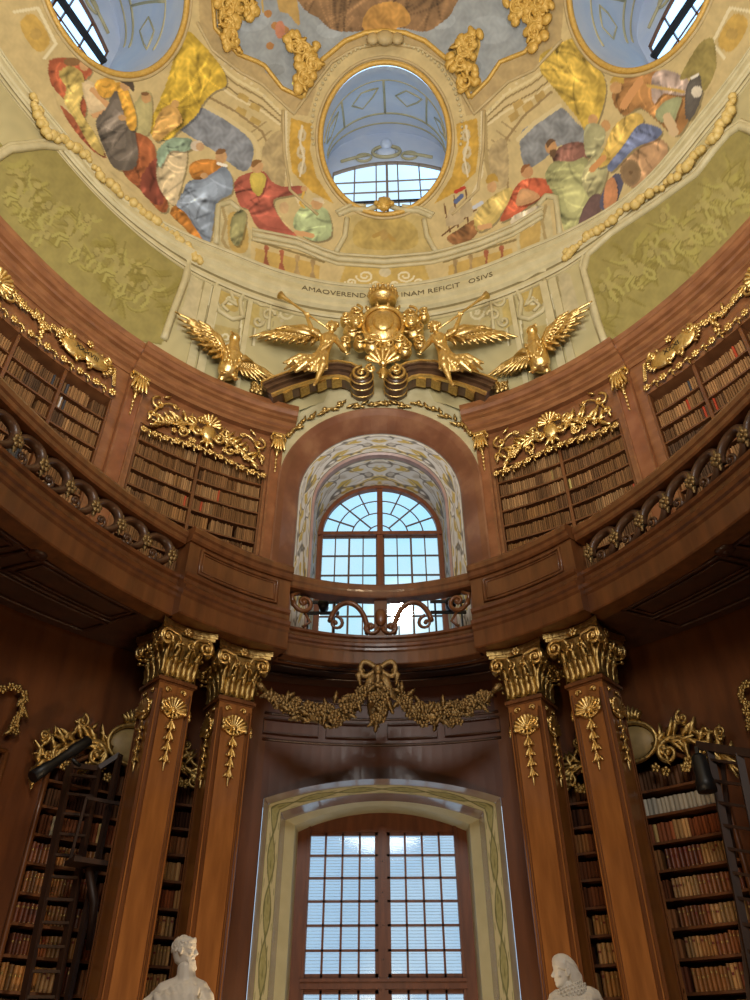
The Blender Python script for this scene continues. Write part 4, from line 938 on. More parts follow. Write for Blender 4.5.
# ================================================================== BALCONY
bal = thing('balcony', 'dark wooden balcony running round the hall between the two storeys', 'balcony')
TA = math.radians(118)
def bl(t, u, z):                       # u = 0 at the balcony front, 1 at the wall
    n = G.nrm(t); a = np.array([G.a*math.sin(t)-n[0]*.1, G.yc+G.b*math.cos(t)-n[1]*.1]); m = F.nrm(t); b = np.array([F.a*math.sin(t)+m[0]*.06, F.yc+F.b*math.cos(t)+m[1]*.06])
    p = a*(1-u)+b*u; return (p[0], p[1], z)
mb = MB(); n = 90; vs = []
for i in range(n+1):
    t = -TA+2*TA*i/n; vs += [bl(t, 0, 8.02), bl(t, 0, 8.56), bl(t, 1, 8.56), bl(t, 1, 8.02)]
mb.add(vs, [(i*4+k, i*4+(k+1) % 4, i*4+4+(k+1) % 4, i*4+4+k) for i in range(n) for k in range(4)]+[(0, 3, 2, 1), (n*4, n*4+1, n*4+2, n*4+3)])
obj('deck', mb, M['dark'], bal)
mb = MB()
def soff(t0, t1, u0, u1, r=.035):
    P = [bl(t, u0, 8.0) for t in np.linspace(t0, t1, 9)]+[bl(t, u1, 8.0) for t in np.linspace(t1, t0, 9)]; mb.tube(P, r, 6, True)
tg = lambda q: G.t_of(q)
for sg in (-1, 1):
    for qa, qb in ((4.6, 6.5), (6.8, 9.4), (9.7, 12.5)):
        
        for args in ((sg*tg(qa), sg*tg(qb), .14, .5), (sg*tg(qa)*1.02, sg*tg(qb)*.985, .2, .44, .02), (sg*tg(qa), sg*tg(qb), .56, .86)): mb = MB(); soff(*args); obj('soffit_moulding', mb, M['dark'], bal)
for u in (.12, .3, .62): mb = MB(); mb.tube([bl(t, u, 8.0) for t in np.linspace(tg(-1.9), tg(1.9), 16)], .03, 6); obj('soffit_moulding', mb, M['dark'], bal)
for sg in (-1, 1):
    for q in (6.65,):
        mb = MB(); p = bl(sg*tg(q), .13, 7.98); mb.lathe([(.02, -.03), (.13, -.02), (.16, .02), (.16, .05)], p, 14); mb.ball(p, (.06, .06, .05), 8, 5); obj('soffit_boss', mb, M['dark'], bal)
fas = [(-.35, 8.0), (0, 8.0), (.012, 8.03), (.012, 8.34), (.045, 8.38), (.05, 8.44), (.09, 8.47), (.10, 8.54), (.03, 8.58), (.0, 8.64), (.0, 8.72), (.05, 8.75), (.06, 8.81), (-.35, 8.81)]
def gs_(x): return G.s_at(x)
q1, q2, q3 = gs_(1.84), gs_(3.62), 13.5
def fascia(qa, qb, dd, k=1.0):
    mb = MB(); sweep(mb, G, qa, qb, [(d, 8+(z-8)*k) for d, z in fas], max(8, int(abs(qb-qa)/.2)), dd); obj('fascia', mb, M['wood'], bal)
fascia(-q1-.05, q1+.05, -.02, .74)
for sg in (-1, 1): fascia(sg*q1, sg*q2, .19); fascia(sg*(q2-.05), sg*q3, 0)
# piers of the railing (solid panelled), one each side
for sd, sg in (('left', -1), ('right', 1)):
    t = thing('balcony_pier', 'solid panelled wooden balustrade pier %s of the central opening, over the paired columns' % sd, 'pier', group=None)
    mb = MB(); cbox(mb, G, sg*(q1+.02), sg*(q2-.02), -.2, .16, 8.816, 9.495); obj('pier_body', mb, M['wood'], t)
    mb = MB(); rail = [(-.24, 9.5), (.2, 9.5), (.23, 9.54), (.24, 9.62), (.28, 9.65), (.28, 9.74), (.25, 9.8), (-.24, 9.8)]; sweep(mb, G, sg*(q1+.005), sg*(q2+.0), rail, 12); obj('handrail', mb, M['wood'], t)
    mb = MB(); qa, qb = q1+.3, q2-.3
    for r, i in ((.035, 0), (.02, .06)):
        mb.tube([G.P(sg*q, .165, z) for q, z in [(v, 8.93+i) for v in np.linspace(qa+i, qb-i, 7)]+[(v, 9.42-i) for v in np.linspace(qb-i, qa+i, 7)]], r, 6, True)
    obj('raised_panel', mb, M['wood'], t)
# pierced balustrades of interlaced scrolls with gilded rosettes
railp = [(-.2, 9.46), (.06, 9.46), (.08, 9.5), (.08, 9.58), (.11, 9.61), (.11, 9.7), (.08, 9.76), (-.2, 9.76)]
link_wood = mk('dark_carved_wood', (70, 46, 30), (96, 66, 44), .4, scale=5, coat=.2)
def link(mb, c):
    # leaning oval with inner curl: heavy carved scroll
    pts = []
    for a in np.linspace(-.62*PI, 1.12*PI, 20):
        x, z = .265*math.cos(a), .27*math.sin(a); pts.append((c[0]+x+z*.22, c[1]-.02*math.cos(2*a), c[2]+z))
    mb.tube(pts, [.055+.02*math.sin(PI*i/19) for i in range(20)], 8, False, 1.3)
    mb.scroll((c[0]-.1, c[1]-.02, c[2]-.17), .11, 1.2, -.4*PI, 1, .034, 6)
for sd, sg in (('left', -1), ('right', 1)):
    t = thing('balcony_balustrade', 'pierced balustrade of carved interlaced scrolls with gilded rosettes, %s of the window bay' % sd, 'balustrade')
    mb = MB(); sweep(mb, G, sg*(q2+.02), sg*q3, railp, 46); obj('handrail', mb, M['wood'], t)
    proto = ro = None
    for k in range(13):
        q = sg*(4.75+.58*k); qr = sg*(4.46+.58*k)
        mb = MB(G.warp(q, -.08, 9.155)); (link(mb, (0, 0, 0))); 
        if sg > 0: mb.v = [tuple(p) for p in mb.v]
        obj('scroll_link', mb, link_wood, t)
        mb = MB(G.warp(qr, 0.0, 9.13)); mb.flower((0, 0, 0), .12, 6, .3); mb.leaf((0, .02, -.05), -PI/2, .16, .1, .04); mb.leaf((0, .02, .05), PI/2, .15, .1, .04); obj('rosette', mb, M['bronze'], t)
t = thing('balcony_balustrade', 'open central balustrade of scrolled brackets in front of the arched window', 'balustrade')
mb = MB(); sweep(mb, G, -q1+.02, q1-.02, railp, 22, -.03); obj('handrail', mb, M['wood'], t)
mb = MB(G.warp(0, -.09, 8.62)); mb.box((0, .03, .42), (.26, .12, .8)); mb.scroll((-.2, 0, .2), .16, 1.3, 0, -1, .05); mb.scroll((.2, 0, .2), .16, 1.3, PI, 1, .05); mb.ball((0, -.06, .42), (.12, .07, .2), 10, 6); obj('centre_post', mb, M['wood'], t)
for sg in (-1, 1):
    mb = MB(G.warp(sg*.62, -.09, 8.64))
    mb.tube([(sg*(.02-.38*math.cos(a)), 0, .06+.68*math.sin(a)) for a in np.linspace(0, .9*PI, 18)], [.055]*18, 8, False, 1.2); mb.scroll((sg*.28, -.02, .22), .17, 1.2, PI*.5, sg, .04); obj('scroll_bracket', mb, M['wood'], t)
    mb = MB(G.warp(sg*(q1-.36), -.09, 8.63)); mb.scroll((0, 0, .58), .22, 1.4, PI*(.5-sg*.5), -sg, .055); mb.tube([(sg*.2, 0, .5), (sg*.24, 0, .72), (sg*.1, 0, .8)], .05, 6); mb.tube([(-sg*.02, .0, .42), (-sg*.16, 0, .2), (-sg*.02, 0, .06)], .03, 6); obj('corner_scroll', mb, M['wood'], t)
# black lamp bars standing behind the central balustrade
for sd, sg in (('left', -1), ('right', 1)):
    t = thing('lamp_bar', 'black lamp bar with a small spotlight behind the %s part of the central balustrade' % sd, 'lamp')
    Y = 13.9; mb = MB()
    x0 = -1.62 if sg < 0 else 1.05
    for z in (9.42, 9.68): mb.bar((x0, Y, z), (x0+.75, Y, z), .05, .06)
    obj('bar', mb, M['black'], t); mb = MB(); mb.lathe([(.06, -.16), (.1, -.12), (.12, .12), (.09, .16)], (x0+.42, Y-.08, 9.55), 14, Matrix.Rotation(PI/2, 3, 'X')); obj('lamp_head', mb, M['black'], t)
    mb = MB(); mb.bar((x0+.1, Y, 8.6), (x0+.1, Y, 9.7), .04, .04); mb.bar((x0+.65, Y, 8.6), (x0+.65, Y, 9.7), .04, .04); mb.bar((x0+.05, Y, 8.61), (x0+.7, Y, 8.61), .1, .03); obj('stand', mb, M['black'], t)

# ================================================================== COLUMNS
def column_parts(t, mirror):
    w, wb = .315, .285
    def fr(z): return wb+(w-wb)*z/7.0
    mb = MB(); mb.box((0, 0, .2), (.74, .74, .4)); mb.box((0, 0, .5), (.68, .68, .2)); obj('plinth', mb, M['orange'], t)
    mb = MB(); a, b = fr(.6), fr(6.92)
    mb.add([(-a, -a, .6), (a, -a, .6), (a, a, .6), (-a, a, .6), (-b, -b, 6.92), (b, -b, 6.92), (b, b, 6.92), (-b, b, 6.92)], [(0, 1, 5, 4), (1, 2, 6, 5), (2, 3, 7, 6), (3, 0, 4, 7), (4, 5, 6, 7), (3, 2, 1, 0)])
    obj('shaft', mb, M['orange'], t)
    for rot in (0, 1, 2, 3):
        mb = MB(None, Matrix.Rotation(rot*PI/2, 4, 'Z'))
        for sx in (-1, 1): mb.bar((sx*(fr(.7)-.035), -fr(.7)-.004, .7), (sx*(fr(6.8)-.035), -fr(6.8)-.004, 6.8), .07, .016)
        for sx in (-1, 1): mb.bar((sx*(fr(.7)-.085), -fr(.7), .75), (sx*(fr(6.8)-.085), -fr(6.8), 6.75), .012, .02)
        obj('panel_border', mb, M['wood'], t)
    mb = MB()
    for z, r, h in ((6.93, w+.012, .03), (6.97, w+.045, .05), (7.01, w+.02, .03)): mb.box((0, 0, z), (2*r, 2*r, h))
    obj('astragal', mb, M['wood'], t)
    cap = MB(); cap.lathe([(.37, 7.02), (.36, 7.3), (.40, 7.6), (.50, 7.8)], (0, 0, 0), 4, Matrix.Rotation(PI/4, 3, 'Z')); cap.sm = [False]*len(cap.f)
    cap = obj('capital', cap, M['goldd'], t)
    mb = MB(); poly = []
    for k in range(4):
        for j in range(8):
            u = -1+2*j/8; x, y = u*.53, -.53+.13*(1-u*u); c, s_ = math.cos(k*PI/2), math.sin(k*PI/2); poly.append((x*c-y*s_, x*s_+y*c))
    for za, zb, k in ((7.82, 7.88, .95), (7.88, 7.98, 1.0)):
        n = len(poly); mb.add([(x*k, y*k, za) for x, y in poly]+[(x*k, y*k, zb) for x, y in poly], [tuple(range(n-1, -1, -1)), tuple(range(n, 2*n))]+[(i, (i+1) % n, n+(i+1) % n, n+i) for i in range(n)])
    obj('abacus', mb, M['goldd'], cap)
    for rot in range(4):
        Rz = Matrix.Rotation(rot*PI/2, 4, 'Z')
        mb = MB(None, Rz)
        for sx in (-1, 1):
            mb.scroll((sx*.37, -.44, 7.66), .15, 1.7, PI*.5, -sx, .036, 6, tail=[(sx*.10, 7.62), (sx*.17, 7.76)])
            mb.scroll((sx*.12, -.40, 7.62), .08, 1.2, PI*.5, sx, .022, 6, tail=[(sx*.2, 7.5)])
        mb.flower((0, -.42, 7.88), .09, 6)
        obj('volute', mb, M['gold'], cap)
        mb = MB(None, Rz)
        for x, h, z0, wd, yy in ((-.2, .36, 7.03, .17, -.27), (0, .36, 7.03, .17, -.27), (.2, .36, 7.03, .17, -.27), (-.1, .58, 7.05, .16, -.265), (.1, .58, 7.05, .16, -.265), (-.29, .58, 7.05, .14, -.26), (.29, .58, 7.05, .14, -.26)):
            vs = []
            for i in range(7):
                u = i/6; w_ = wd/2*(math.sin(PI*min(1, .25+u*.7))**.7)*(1+.2*math.cos(u*16)); z = z0+h*min(u*1.1, 1.0)-(.05 if u > .95 else 0); y = yy-.045-.03*u-(.13*u**4)
                vs += [(x-w_, y+.025, z), (x, y-.03, z), (x+w_, y+.025, z), (x, y+.05, z)]
            mb.add(vs, [(i*4+k, i*4+(k+1) % 4, i*4+4+(k+1) % 4, i*4+4+k) for i in range(6) for k in range(4)]+[(0, 1, 2, 3), (27, 26, 25, 24)], True)
            mb.ball((x, yy-.24, z0+h-.05), (wd*.3, .035, .03), 7, 4)
        obj('acanthus_leaf', mb, M['goldd'], cap)
        mb = MB(None, Rz); y = -fr(6.5)-.01
        mb.shell((0, y, 6.46), .25, 11, -.02*PI, 1.02*PI, .2); mb.shell((0, y, 6.5), .17, 5, -.9*PI, -.1*PI, .2); mb.tube([(.21*math.cos(a), y-.02, 6.56+.2*math.sin(a)) for a in np.linspace(-1.1*PI, .1*PI, 20)], .024, 6); mb.scroll((-.15, y, 6.80), .06, 1, 0, 1, .02); mb.scroll((.15, y, 6.80), .06, 1, PI, -1, .02)
        obj('shell_ornament', mb, M['gold'], t)
        mb = MB(None, Rz); z = 6.3
        for k in range(4):
            r = .062-.008*k
            for a in (-.5, 0, .5): mb.limb((0, y-.02, z), (a*r*1.9, y-.05, z-.14+abs(a)*.04), .016, .034-.004*k, 6)
            mb.leaf((0, y, z-.05), -PI*.25, .13, .06, .03); mb.leaf((0, y, z-.05), -PI*.75, .13, .06, .03)
            mb.ball((0, y-.03, z), .03, 6, 4); z -= .175
        mb.limb((0, y-.02, z+.02), (0, y-.02, z-.1), .024, .01, 6)
        obj('bellflower_drop', mb, M['gold'], t)
cols = [(-3.66, 12.13, (.66, -.75), 'outer left square column carrying the balcony, standing before the left bookcase'), (-2.74, 12.95, (.54, -.84), 'inner left square column with gilded capital beside the lower window'),
        (2.70, 12.98, (-.54, -.84), 'inner right square column with gilded capital beside the lower window'), (3.65, 12.2, (-.66, -.75), 'outer right square column carrying the balcony, standing before the right bookcase')]
src = None
for x, y, n, lab in cols:
    rz = math.atan2(n[0], -n[1])
    if src is None: src = o = thing('column', lab, 'column', (x, y, 0), rz); column_parts(o, 0)
    else: o = copy_tree(src); o.location = (x, y, 0); o.rotation_euler = (0, 0, rz); o['label'] = lab
    o['group'] = 'square columns under the balcony'
# ================================================================== BOOKCASES, BOOKS
class CB(MB):
    def __init__(s, *a): super().__init__(*a); s.c = []
    def col(s, n0, c): s.c += [c]*(len(s.v)-n0)
    def obj(s, name, mat, parent=None):
        me = s.mesh(name); a = me.attributes.new('Col', 'FLOAT_COLOR', 'POINT')
        a.data.foreach_set('color', np.array([(*lin(c), 1) for c in s.c], np.float32).ravel()); me.materials.append(mat)
        o = bpy.data.objects.new(name, me); COL.objects.link(o)
        if parent is not None: o.parent = parent
        return o
rest = CB()
TAN = [(148, 110, 70), (134, 97, 60), (160, 120, 78), (116, 84, 55), (140, 103, 66), (154, 114, 70), (126, 93, 62), (168, 131, 88)]
OLD = [(142, 94, 58), (118, 70, 44), (166, 114, 68), (104, 60, 40), (186, 138, 86), (132, 80, 50), (154, 88, 54), (200, 156, 102)]
def book_row(q0, q1, z, hh, dd, pal, wr, rng, dfront=-.05, odd=None):
    """a row of leather backs, one solid each: boards, spine and a raised label, gathered for the far shelves"""
    q, sg = abs(q0), (1 if q0 > 0 else -1); run = 0; base = rng.choice(pal); h0 = hh
    while q < abs(q1)-wr[1]:
        if run <= 0: run = rng.randint(4, 14); base = rng.choice(pal); h0 = hh*rng.uniform(.86, 1.0); w0 = rng.uniform(*wr); gap = rng.random() < .06
        w = w0*rng.uniform(.9, 1.1); h = h0*rng.uniform(.97, 1.02); kf = rng.uniform(.82, 1.1); c = tuple(v*kf for v in base)
        if odd and rng.random() < odd[0]: c = rng.choice(odd[1])
        run -= 1
        if gap and run == 0: q += w*2; continue
        a, b = sg*(q+.003), sg*(q+w-.003); d = dfront+rng.uniform(-.02, .02); n0 = len(rest.v)
        pts = [F.P(a, d-.22, z), F.P(a, d-.02, z), F.P((a+b)/2, d+.006, z), F.P(b, d-.02, z), F.P(b, d-.22, z)]
        m = len(pts); rest.add(pts+[(p[0], p[1], z+h) for p in pts], [(i, i+1, m+i+1, m+i) for i in range(m-1)]+[tuple(range(m, 2*m)), (0, m, 2*m-1, m-1)]); rest.col(n0, c)
        q += w
def bookcase(lab, sg, qa, qb, z0, z1, divs, shelves, back, group):
    t = thing('bookcase', lab, 'bookcase', group=group)
    mb = MB(); cbox(mb, F, sg*(qa+.005), sg*(qb-.005), -.56, -.52, z0+.01, z1-.01); obj('back_panel', mb, M['dark'], t)
    for z in shelves:
        mb = MB(); cbox(mb, F, sg*(qa+.01), sg*(qb-.01), -.51, -.02, z-.02, z+.02); obj('shelf', mb, back, t)
    for d in divs:
        mb = MB(); cbox(mb, F, sg*(d-.035), sg*(d+.035), -.5, .0, z0+.01, z1-.02, 2); obj('divider', mb, back, t)
    for d in (qa+.03, qb-.03):
        mb = MB(); cbox(mb, F, sg*(d-.022), sg*(d+.022), -.5, .005, z0+.01, z1-.02, 2); obj('side_panel', mb, back, t)
    return t
rb = random.Random(21)
qB0, qB1, qA0, qA1 = qx(2.80), qx(5.40), qx(A_LO), qx(A_HI)
upz = [8.75+.425*k for k in range(11)]
for sd, sg in (('left', -1), ('right', 1)):
    bookcase('upper bookcase between the arched window and the %s pilaster of the gallery' % sd, sg, qB0, qB1, 8.72, 13.44, [4.5], upz, M['wood'], None)
    bookcase('outermost upper bookcase at the %s edge, under a numbered gilded cartouche' % sd, sg, qA0, qA1, 8.72, 13.61, [7.93, 9.08, 10.2], upz, M['wood'], None)
    for z in upz:
        for a, b in ((qB0+.06, 4.46), (4.54, qB1-.06)): book_row(sg*a, sg*b, z+.022, .355, 0, TAN, (.034, .055), rb, odd=(.012, [(190, 90, 60), (220, 214, 196), (200, 180, 110)]))
        for a, b in ((qA0+.06, 7.89), (7.97, 9.04), (9.12, 10.16), (10.24, qA1-.06)): book_row(sg*a, sg*b, z+.022, .355, 0, TAN[:5]+[(96, 88, 78), (96, 72, 52)], (.036, .06), rb, odd=(.03, [(214, 214, 212), (176, 70, 44), (70, 70, 74)]))
# lower bookcases; their lowest visible shelves carry single books
lB0, lB1, lA0, lA1 = qx(B_LO), qx(B_HI), qx(A_LO), qx(A_HI)
loz = [.42, .9, 1.4, 1.88, 2.2, 2.62, 3.05, 3.46, 3.86, 4.27, 4.68, 5.08, 5.46]
loz = [.3, .78, 1.28, 1.76, 2.2, 2.63, 3.06, 3.46, 3.86, 4.27, 4.68, 5.10, 5.50]
lower = {}
for sd, sg in (('left', -1), ('right', 1)):
    bookcase('tall lower bookcase behind the two %s columns, with a curved gilded head' % sd, sg, lB0, lB1, .26, 5.74, [4.55], loz, M['wood'], None)
    bookcase('lower bookcase at the far %s edge beyond the plain wooden pilaster' % sd, sg, lA0, lA1, .26, 5.74, [7.9, 9.1, 10.3], loz, M['wood'], None)
# individually built books
BOOKM = []
for k in range(6):
    rr = random.Random(k); mb = MB(); w, h, d = .5, 1.0, .22
    pr = [(-.5, .0), (-.46, -.035), (-.25, -.055), (0, -.062), (.25, -.055), (.46, -.035), (.5, .0), (.5, d), (-.5, d)]
    n = len(pr); mb.add([(x, y, 0) for x, y in pr]+[(x, y, 1) for x, y in pr], [(i, (i+1) % n, n+(i+1) % n, n+i) for i in range(n)]+[tuple(range(n-1, -1, -1)), tuple(range(n, 2*n))])
    for j in range(5):
        z = .12+.19*j; ar = [(x*1.02, y-.008) for x, y in pr[:7]]
        mb.add([(x, y, z) for x, y in ar]+[(x, y, z+.022) for x, y in ar], [(i, i+1, 7+i+1, 7+i) for i in range(6)]+[(6, 5, 4, 3, 2, 1, 0), (7, 8, 9, 10, 11, 12, 13)])
    mb.cur = 1; z = .12+.19*(3 if k % 2 else 2)+.04
    ar = [(x*.9, y-.004) for x, y in pr[1:6]]
    for za, zb in ((z, z+.11), (.03, .045), (.95, .965)): mb.add([(x, y, za) for x, y in ar]+[(x, y, zb) for x, y in ar], [(i, i+1, 5+i+1, 5+i) for i in range(4)])
    me = mb.mesh('book'); me.materials.append(M['book']); me.materials.append(M['goldd'] if k % 3 else mk('red_label', (120, 40, 30), rough=.5)); BOOKM.append(me)
def one_book(q, z, w, h, c, lab, group):
    o = bpy.data.objects.new('book', rb.choice(BOOKM)); COL.objects.link(o)
    o.matrix_world = F.mat(q, -.09+rb.uniform(-.015, .015), z) @ Matrix.Diagonal((w, 1, h, 1)); o.color = (*lin(c), 1); tag(o, lab, 'book', group); return o
ORD = ['lowest', 'second lowest', 'third lowest', 'fourth lowest', 'fifth lowest', 'sixth lowest']
BROWN = [(178, 118, 64), (152, 94, 52), (130, 74, 46), (196, 140, 78), (166, 102, 58), (140, 76, 48), (212, 164, 104)]
nb = 0
def tops(z): k = loz.index(z); return (loz[k+1] if k+1 < len(loz) else 5.95)-z
for sd, sg in (('left', -1), ('right', 1)):
    for i, z in enumerate(loz):
        vis = loz.index(2.2 if sg > 0 else 2.2); lev = i-vis; room = tops(z)-.06
        single = 0 <= lev <= 5
        hh = room*(.86 if z > 3 else .9)
        for a, b, part in ((lB0+.06, 4.5, 0), (4.6, lB1-.06, 1)):
            if nb < 285 and (single and part == 1 or single and lev in (0, 1, 2, 3) and part == 0):
                q = a; run = 0
                lab = 'leather book on %s visible shelf of %s lower bookcase, %s' % (ORD[lev], sd, 'outside the columns' if part else 'between the columns')
                grp = 'books, %s lower case, %s shelf, %s part' % (sd, ORD[lev], 'outer' if part else 'inner')
                if part == 0: q = 3.5; b = 4.05
                else: book_row(sg*a, sg*4.86, z+.022, hh, 0, OLD, (.05, .075), rb, -.07); q = 4.86
                while q < b-.07 and nb < 300:
                    if run <= 0: run = rb.randint(3, 9); base = rb.choice(BROWN); w0 = rb.uniform(.05, .078); h0 = hh*rb.uniform(.88, 1)
                    run -= 1; w = w0*rb.uniform(.92, 1.08); kf = rb.uniform(.8, 1.12); c = tuple(v*kf for v in base)
                    one_book(sg*(q+w/2), z+.022, w*.94, h0*rb.uniform(.97, 1.02), c, lab, grp); q += w; nb += 1
                if part == 0: book_row(sg*a, sg*3.48, z+.022, hh, 0, OLD, (.05, .075), rb, -.07); book_row(sg*4.06, sg*4.5, z+.022, hh, 0, OLD, (.05, .075), rb, -.07)
            else:
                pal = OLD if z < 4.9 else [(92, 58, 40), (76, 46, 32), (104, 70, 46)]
                if sg > 0 and part and abs(z-5.10) < .01: pal = [(206, 200, 184), (190, 180, 160)]
                book_row(sg*a, sg*b, z+.022, hh, 0, pal, (.05, .075), rb, -.07, odd=(.02, [(190, 180, 150), (200, 170, 110)]))
        for a, b in ((lA0+.06, 7.86), (7.94, 9.06), (9.14, 10.26), (10.34, lA1-.06)): book_row(sg*a, sg*b, z+.022, hh, 0, OLD, (.05, .075), rb, -.07)
o = rest.obj('shelved_books', M['bookmix']); tag(o, 'rows of brown and tan leather books filling the upper and the further lower shelves', 'books', None, 'stuff')

# ================================================================== UPPER PILASTERS AND CARVED HEADS
for sd, sg in (('left', -1), ('right', 1)):
    for q, hw, lab in ((qx(5.64), .2, 'flat upper pilaster with small gilded capital between the two %s upper bookcases' % sd), (qx(2.60), .15, 'narrow upper pilaster with small gilded capital at the %s side of the arched window' % sd)):
        t = thing('pilaster', lab, 'pilaster', group=None)
        mb = MB(F.warp(sg*q, .005, 0)); mb.box((0, -.055, 11.67), (2*hw, .1, 5.8)); obj('shaft', mb, M['red'], t)
        mb = MB(F.warp(sg*q, .005, 0))
        for sx in (-1, 1): mb.box((sx*(hw-.03), -.115, 11.67), (.04, .03, 5.4))
        obj('border', mb, M['cornice'], t)
        mb = MB(F.warp(sg*q, .1, 14.5)); w = hw
        mb.box((0, -.05, .06), (2.3*w, .14, .06)); mb.ball((0, -.06, -.18), (w*.85, .09, .26), 12, 8); mb.scroll((-w*.75, -.05, -.07), .10, 1.3, PI/2, 1, .03); mb.scroll((w*.75, -.05, -.07), .10, 1.3, PI/2, -1, .03)
        for a in (-2.2, -1.85, -1.57, -1.29, -.94): mb.leaf((w*(a+1.57)*.7, -w*.75, .0), -1.57+(a+1.57)*.35, .5, .13, .08, 0)
        mb.flower((0, -.1, -.02), .09); mb.leaf((0, -.02, -.3), -PI/2, .35, .14, .08); z = -.6
        for k in range(5): mb.ball((0, -.03, z-.12*k), (.045-.005*k, .035, .055), 7, 4)
        obj('capital', mb, M['gold'], t)
def chain(mb, q0, q1, zf, rng, r=.085, step=.3):
    n = max(1, int(abs(q1-q0)/step))
    for k in range(n+1):
        q = q0+(q1-q0)*k/n; z = zf(q); mb.flower((q, -.03, z), r*rng.uniform(.9, 1.1), 6, rng.random())
        if k < n:
            qm = q+(q1-q0)/n*.5; zm = zf(qm); mb.leaf((qm-.11, -.01, zm+.02), .35, .16, .08, .04); mb.leaf((qm+.1, -.01, zm-.03), PI-.5, .15, .07, .04); mb.leaf((qm, -.01, zm-.02), -PI/2+.3, .13, .06, .04)
rc = random.Random(8)
for sd, sg in (('left', -1), ('right', 1)):
    c0 = (qB0+qB1)/2; hw = (qB1-qB0)/2-.06
    t = thing('overdoor_carving', 'gilded acanthus and cartouche carving over the upper bookcase just %s of the arched window' % sd, 'carving')
    # scrolled wooden spandrels with gilded C-scrolls in the upper corners
    for s2 in (-1, 1):
        mb = MB(F.warp(sg*c0, .09, 0))
        mb.tube([(s2*(hw-.05-.62*t_), -.02, 14.28-.62*(t_**1.8)*.2-.75*(1-t_)**3+.15*t_) for t_ in np.linspace(0, 1, 10)], .03, 6); mb.scroll((s2*(hw-.2), -.01, 14.12), .2, 1.3, PI*.5, -s2, .04); mb.scroll((s2*(hw-.62), -.01, 14.3), .09, 1.1, PI*(.5+.5*s2), s2, .025)
        mb.scroll((s2*(hw-.12), -.01, 13.72), .12, 1.2, -PI*.5, s2, .03); mb.leaf((s2*(hw-.3), -.01, 14.4), PI*(.5+s2*.3), .2, .09, .05)
        obj('corner_scroll', mb, M['gold'], t)
    mb = MB(F.warp(sg*c0, .1, 0))
    zf = lambda u: 13.28+.10*math.cos(u*PI/hw)
    chain(mb, -hw, hw, zf, rc, .095, .27); obj('flower_border', mb, M['gold'], t)
    mb = MB(F.warp(sg*c0, .1, 0))
    for s2 in (-1, 1):
        P = [(s2*(.25+1.05*t_), -.03, 13.95-.42*t_+.12*math.sin(PI*t_*1.3)) for t_ in np.linspace(0, 1, 9)]; mb.tube(P, [.055-.004*i for i in range(9)], 6)
        for i, p in enumerate(P[:-1]):
            for up in (1, -1): mb.leaf((p[0], -.02, p[2]), (PI if s2 < 0 else 0)+s2*up*rc.uniform(.5, 1.1), rc.uniform(.24, .4), rc.uniform(.1, .16), .08, rc.uniform(-.3, .3))
        mb.scroll((s2*.62, -.02, 13.62), .16, 1.4, PI/2, s2, .035); mb.scroll((s2*1.0, -.02, 13.78), .13, 1.3, 0, -s2, .03); mb.scroll((s2*.45, -.03, 14.1), .14, 1.3, -PI/2, -s2, .035)
        for k in range(5): mb.flower((s2*rc.uniform(.3, 1.2), -.06, rc.uniform(13.45, 13.75)), .08, 5, rc.random())
    obj('acanthus_spray', mb, M['gold'], t)
    mb = MB(F.warp(sg*c0, .14, 0)); mb.shell((0, -.03, 14.12), .3, 9, -.05*PI, 1.05*PI, .3); mb.ball((0, -.06, 13.85), (.2, .1, .24), 12, 8); mb.scroll((-.26, -.03, 13.8), .15, 1.4, PI*.7, 1, .045); mb.scroll((.26, -.03, 13.8), .15, 1.4, PI*.3, -1, .045); mb.scroll((-.22, -.03, 14.2), .1, 1.2, -PI*.5, -1, .035); mb.scroll((.22, -.03, 14.2), .1, 1.2, -PI*.5, 1, .035)
    for a in (-2.2, -1.57, -.9): mb.leaf((0, -.05, 13.68), a, .3, .14, .08)
    obj('cartouche', mb, M['gold'], t)
    # outermost bay
    t = thing('overdoor_carving', 'gilded flower frieze with a numbered cartouche over the outermost %s upper bookcase' % sd, 'carving')
    mb = MB(F.warp(0, .08, 0)); chain(mb, sg*(qA0+.1), sg*10.6, lambda q: 13.70, rc, .10, .4); obj('flower_border', mb, M['gold'], t)
    mb = MB(F.warp(sg*7.72, .12, 14.2))
    for s2 in (-1, 1):
        mb.ball((s2*.26, -.02, .04*s2), (.34, .07, .24), 14, 8); mb.scroll((s2*.48, -.03, .16), .13, 1.3, PI/2, -s2, .04); mb.scroll((s2*.12, -.03, -.24), .1, 1.2, -PI/2, s2, .035)
        for k in range(9):
            a = PI*.5+s2*(-.2-.28*k); mb.leaf((s2*.28+.32*math.cos(a), -.02, .2*math.sin(a)), a, .13, .09, .05)
    mb.flower((0, -.08, .28), .1); obj('cartouche', mb, M['gold'], t)
    vs, fs = text_mesh('XXXVIII' if sg < 0 else 'XXXI', .17, .004); mb = MB(F.warp(sg*7.72, .215, 14.2)); mb.add([(a, -c, b) for a, b, c in vs], fs); obj('numeral', mb, M['iron'], t)
    mb = MB(F.warp(0, .08, 14.25))
    for k in range(34):
        u = k/33; q = 8.25+1.5*u; z = .1-.16*math.sin(PI*u)+rc.uniform(-.05, .05); (mb.flower if k % 2 else (lambda c, r: mb.leaf((c[0], 0, c[2]), rc.uniform(0, 6), .2, .1, .06)))((sg*q, -.03, z), rc.uniform(.06, .09))
    for k in range(10): mb.ball((sg*(8.75+rc.uniform(-.06, .06)), -.05, -.05-.045*k), .05, 6, 4)
    obj('flower_garland', mb, M['gold'], t)
    mb = MB(F.warp(0, .08, 14.25))
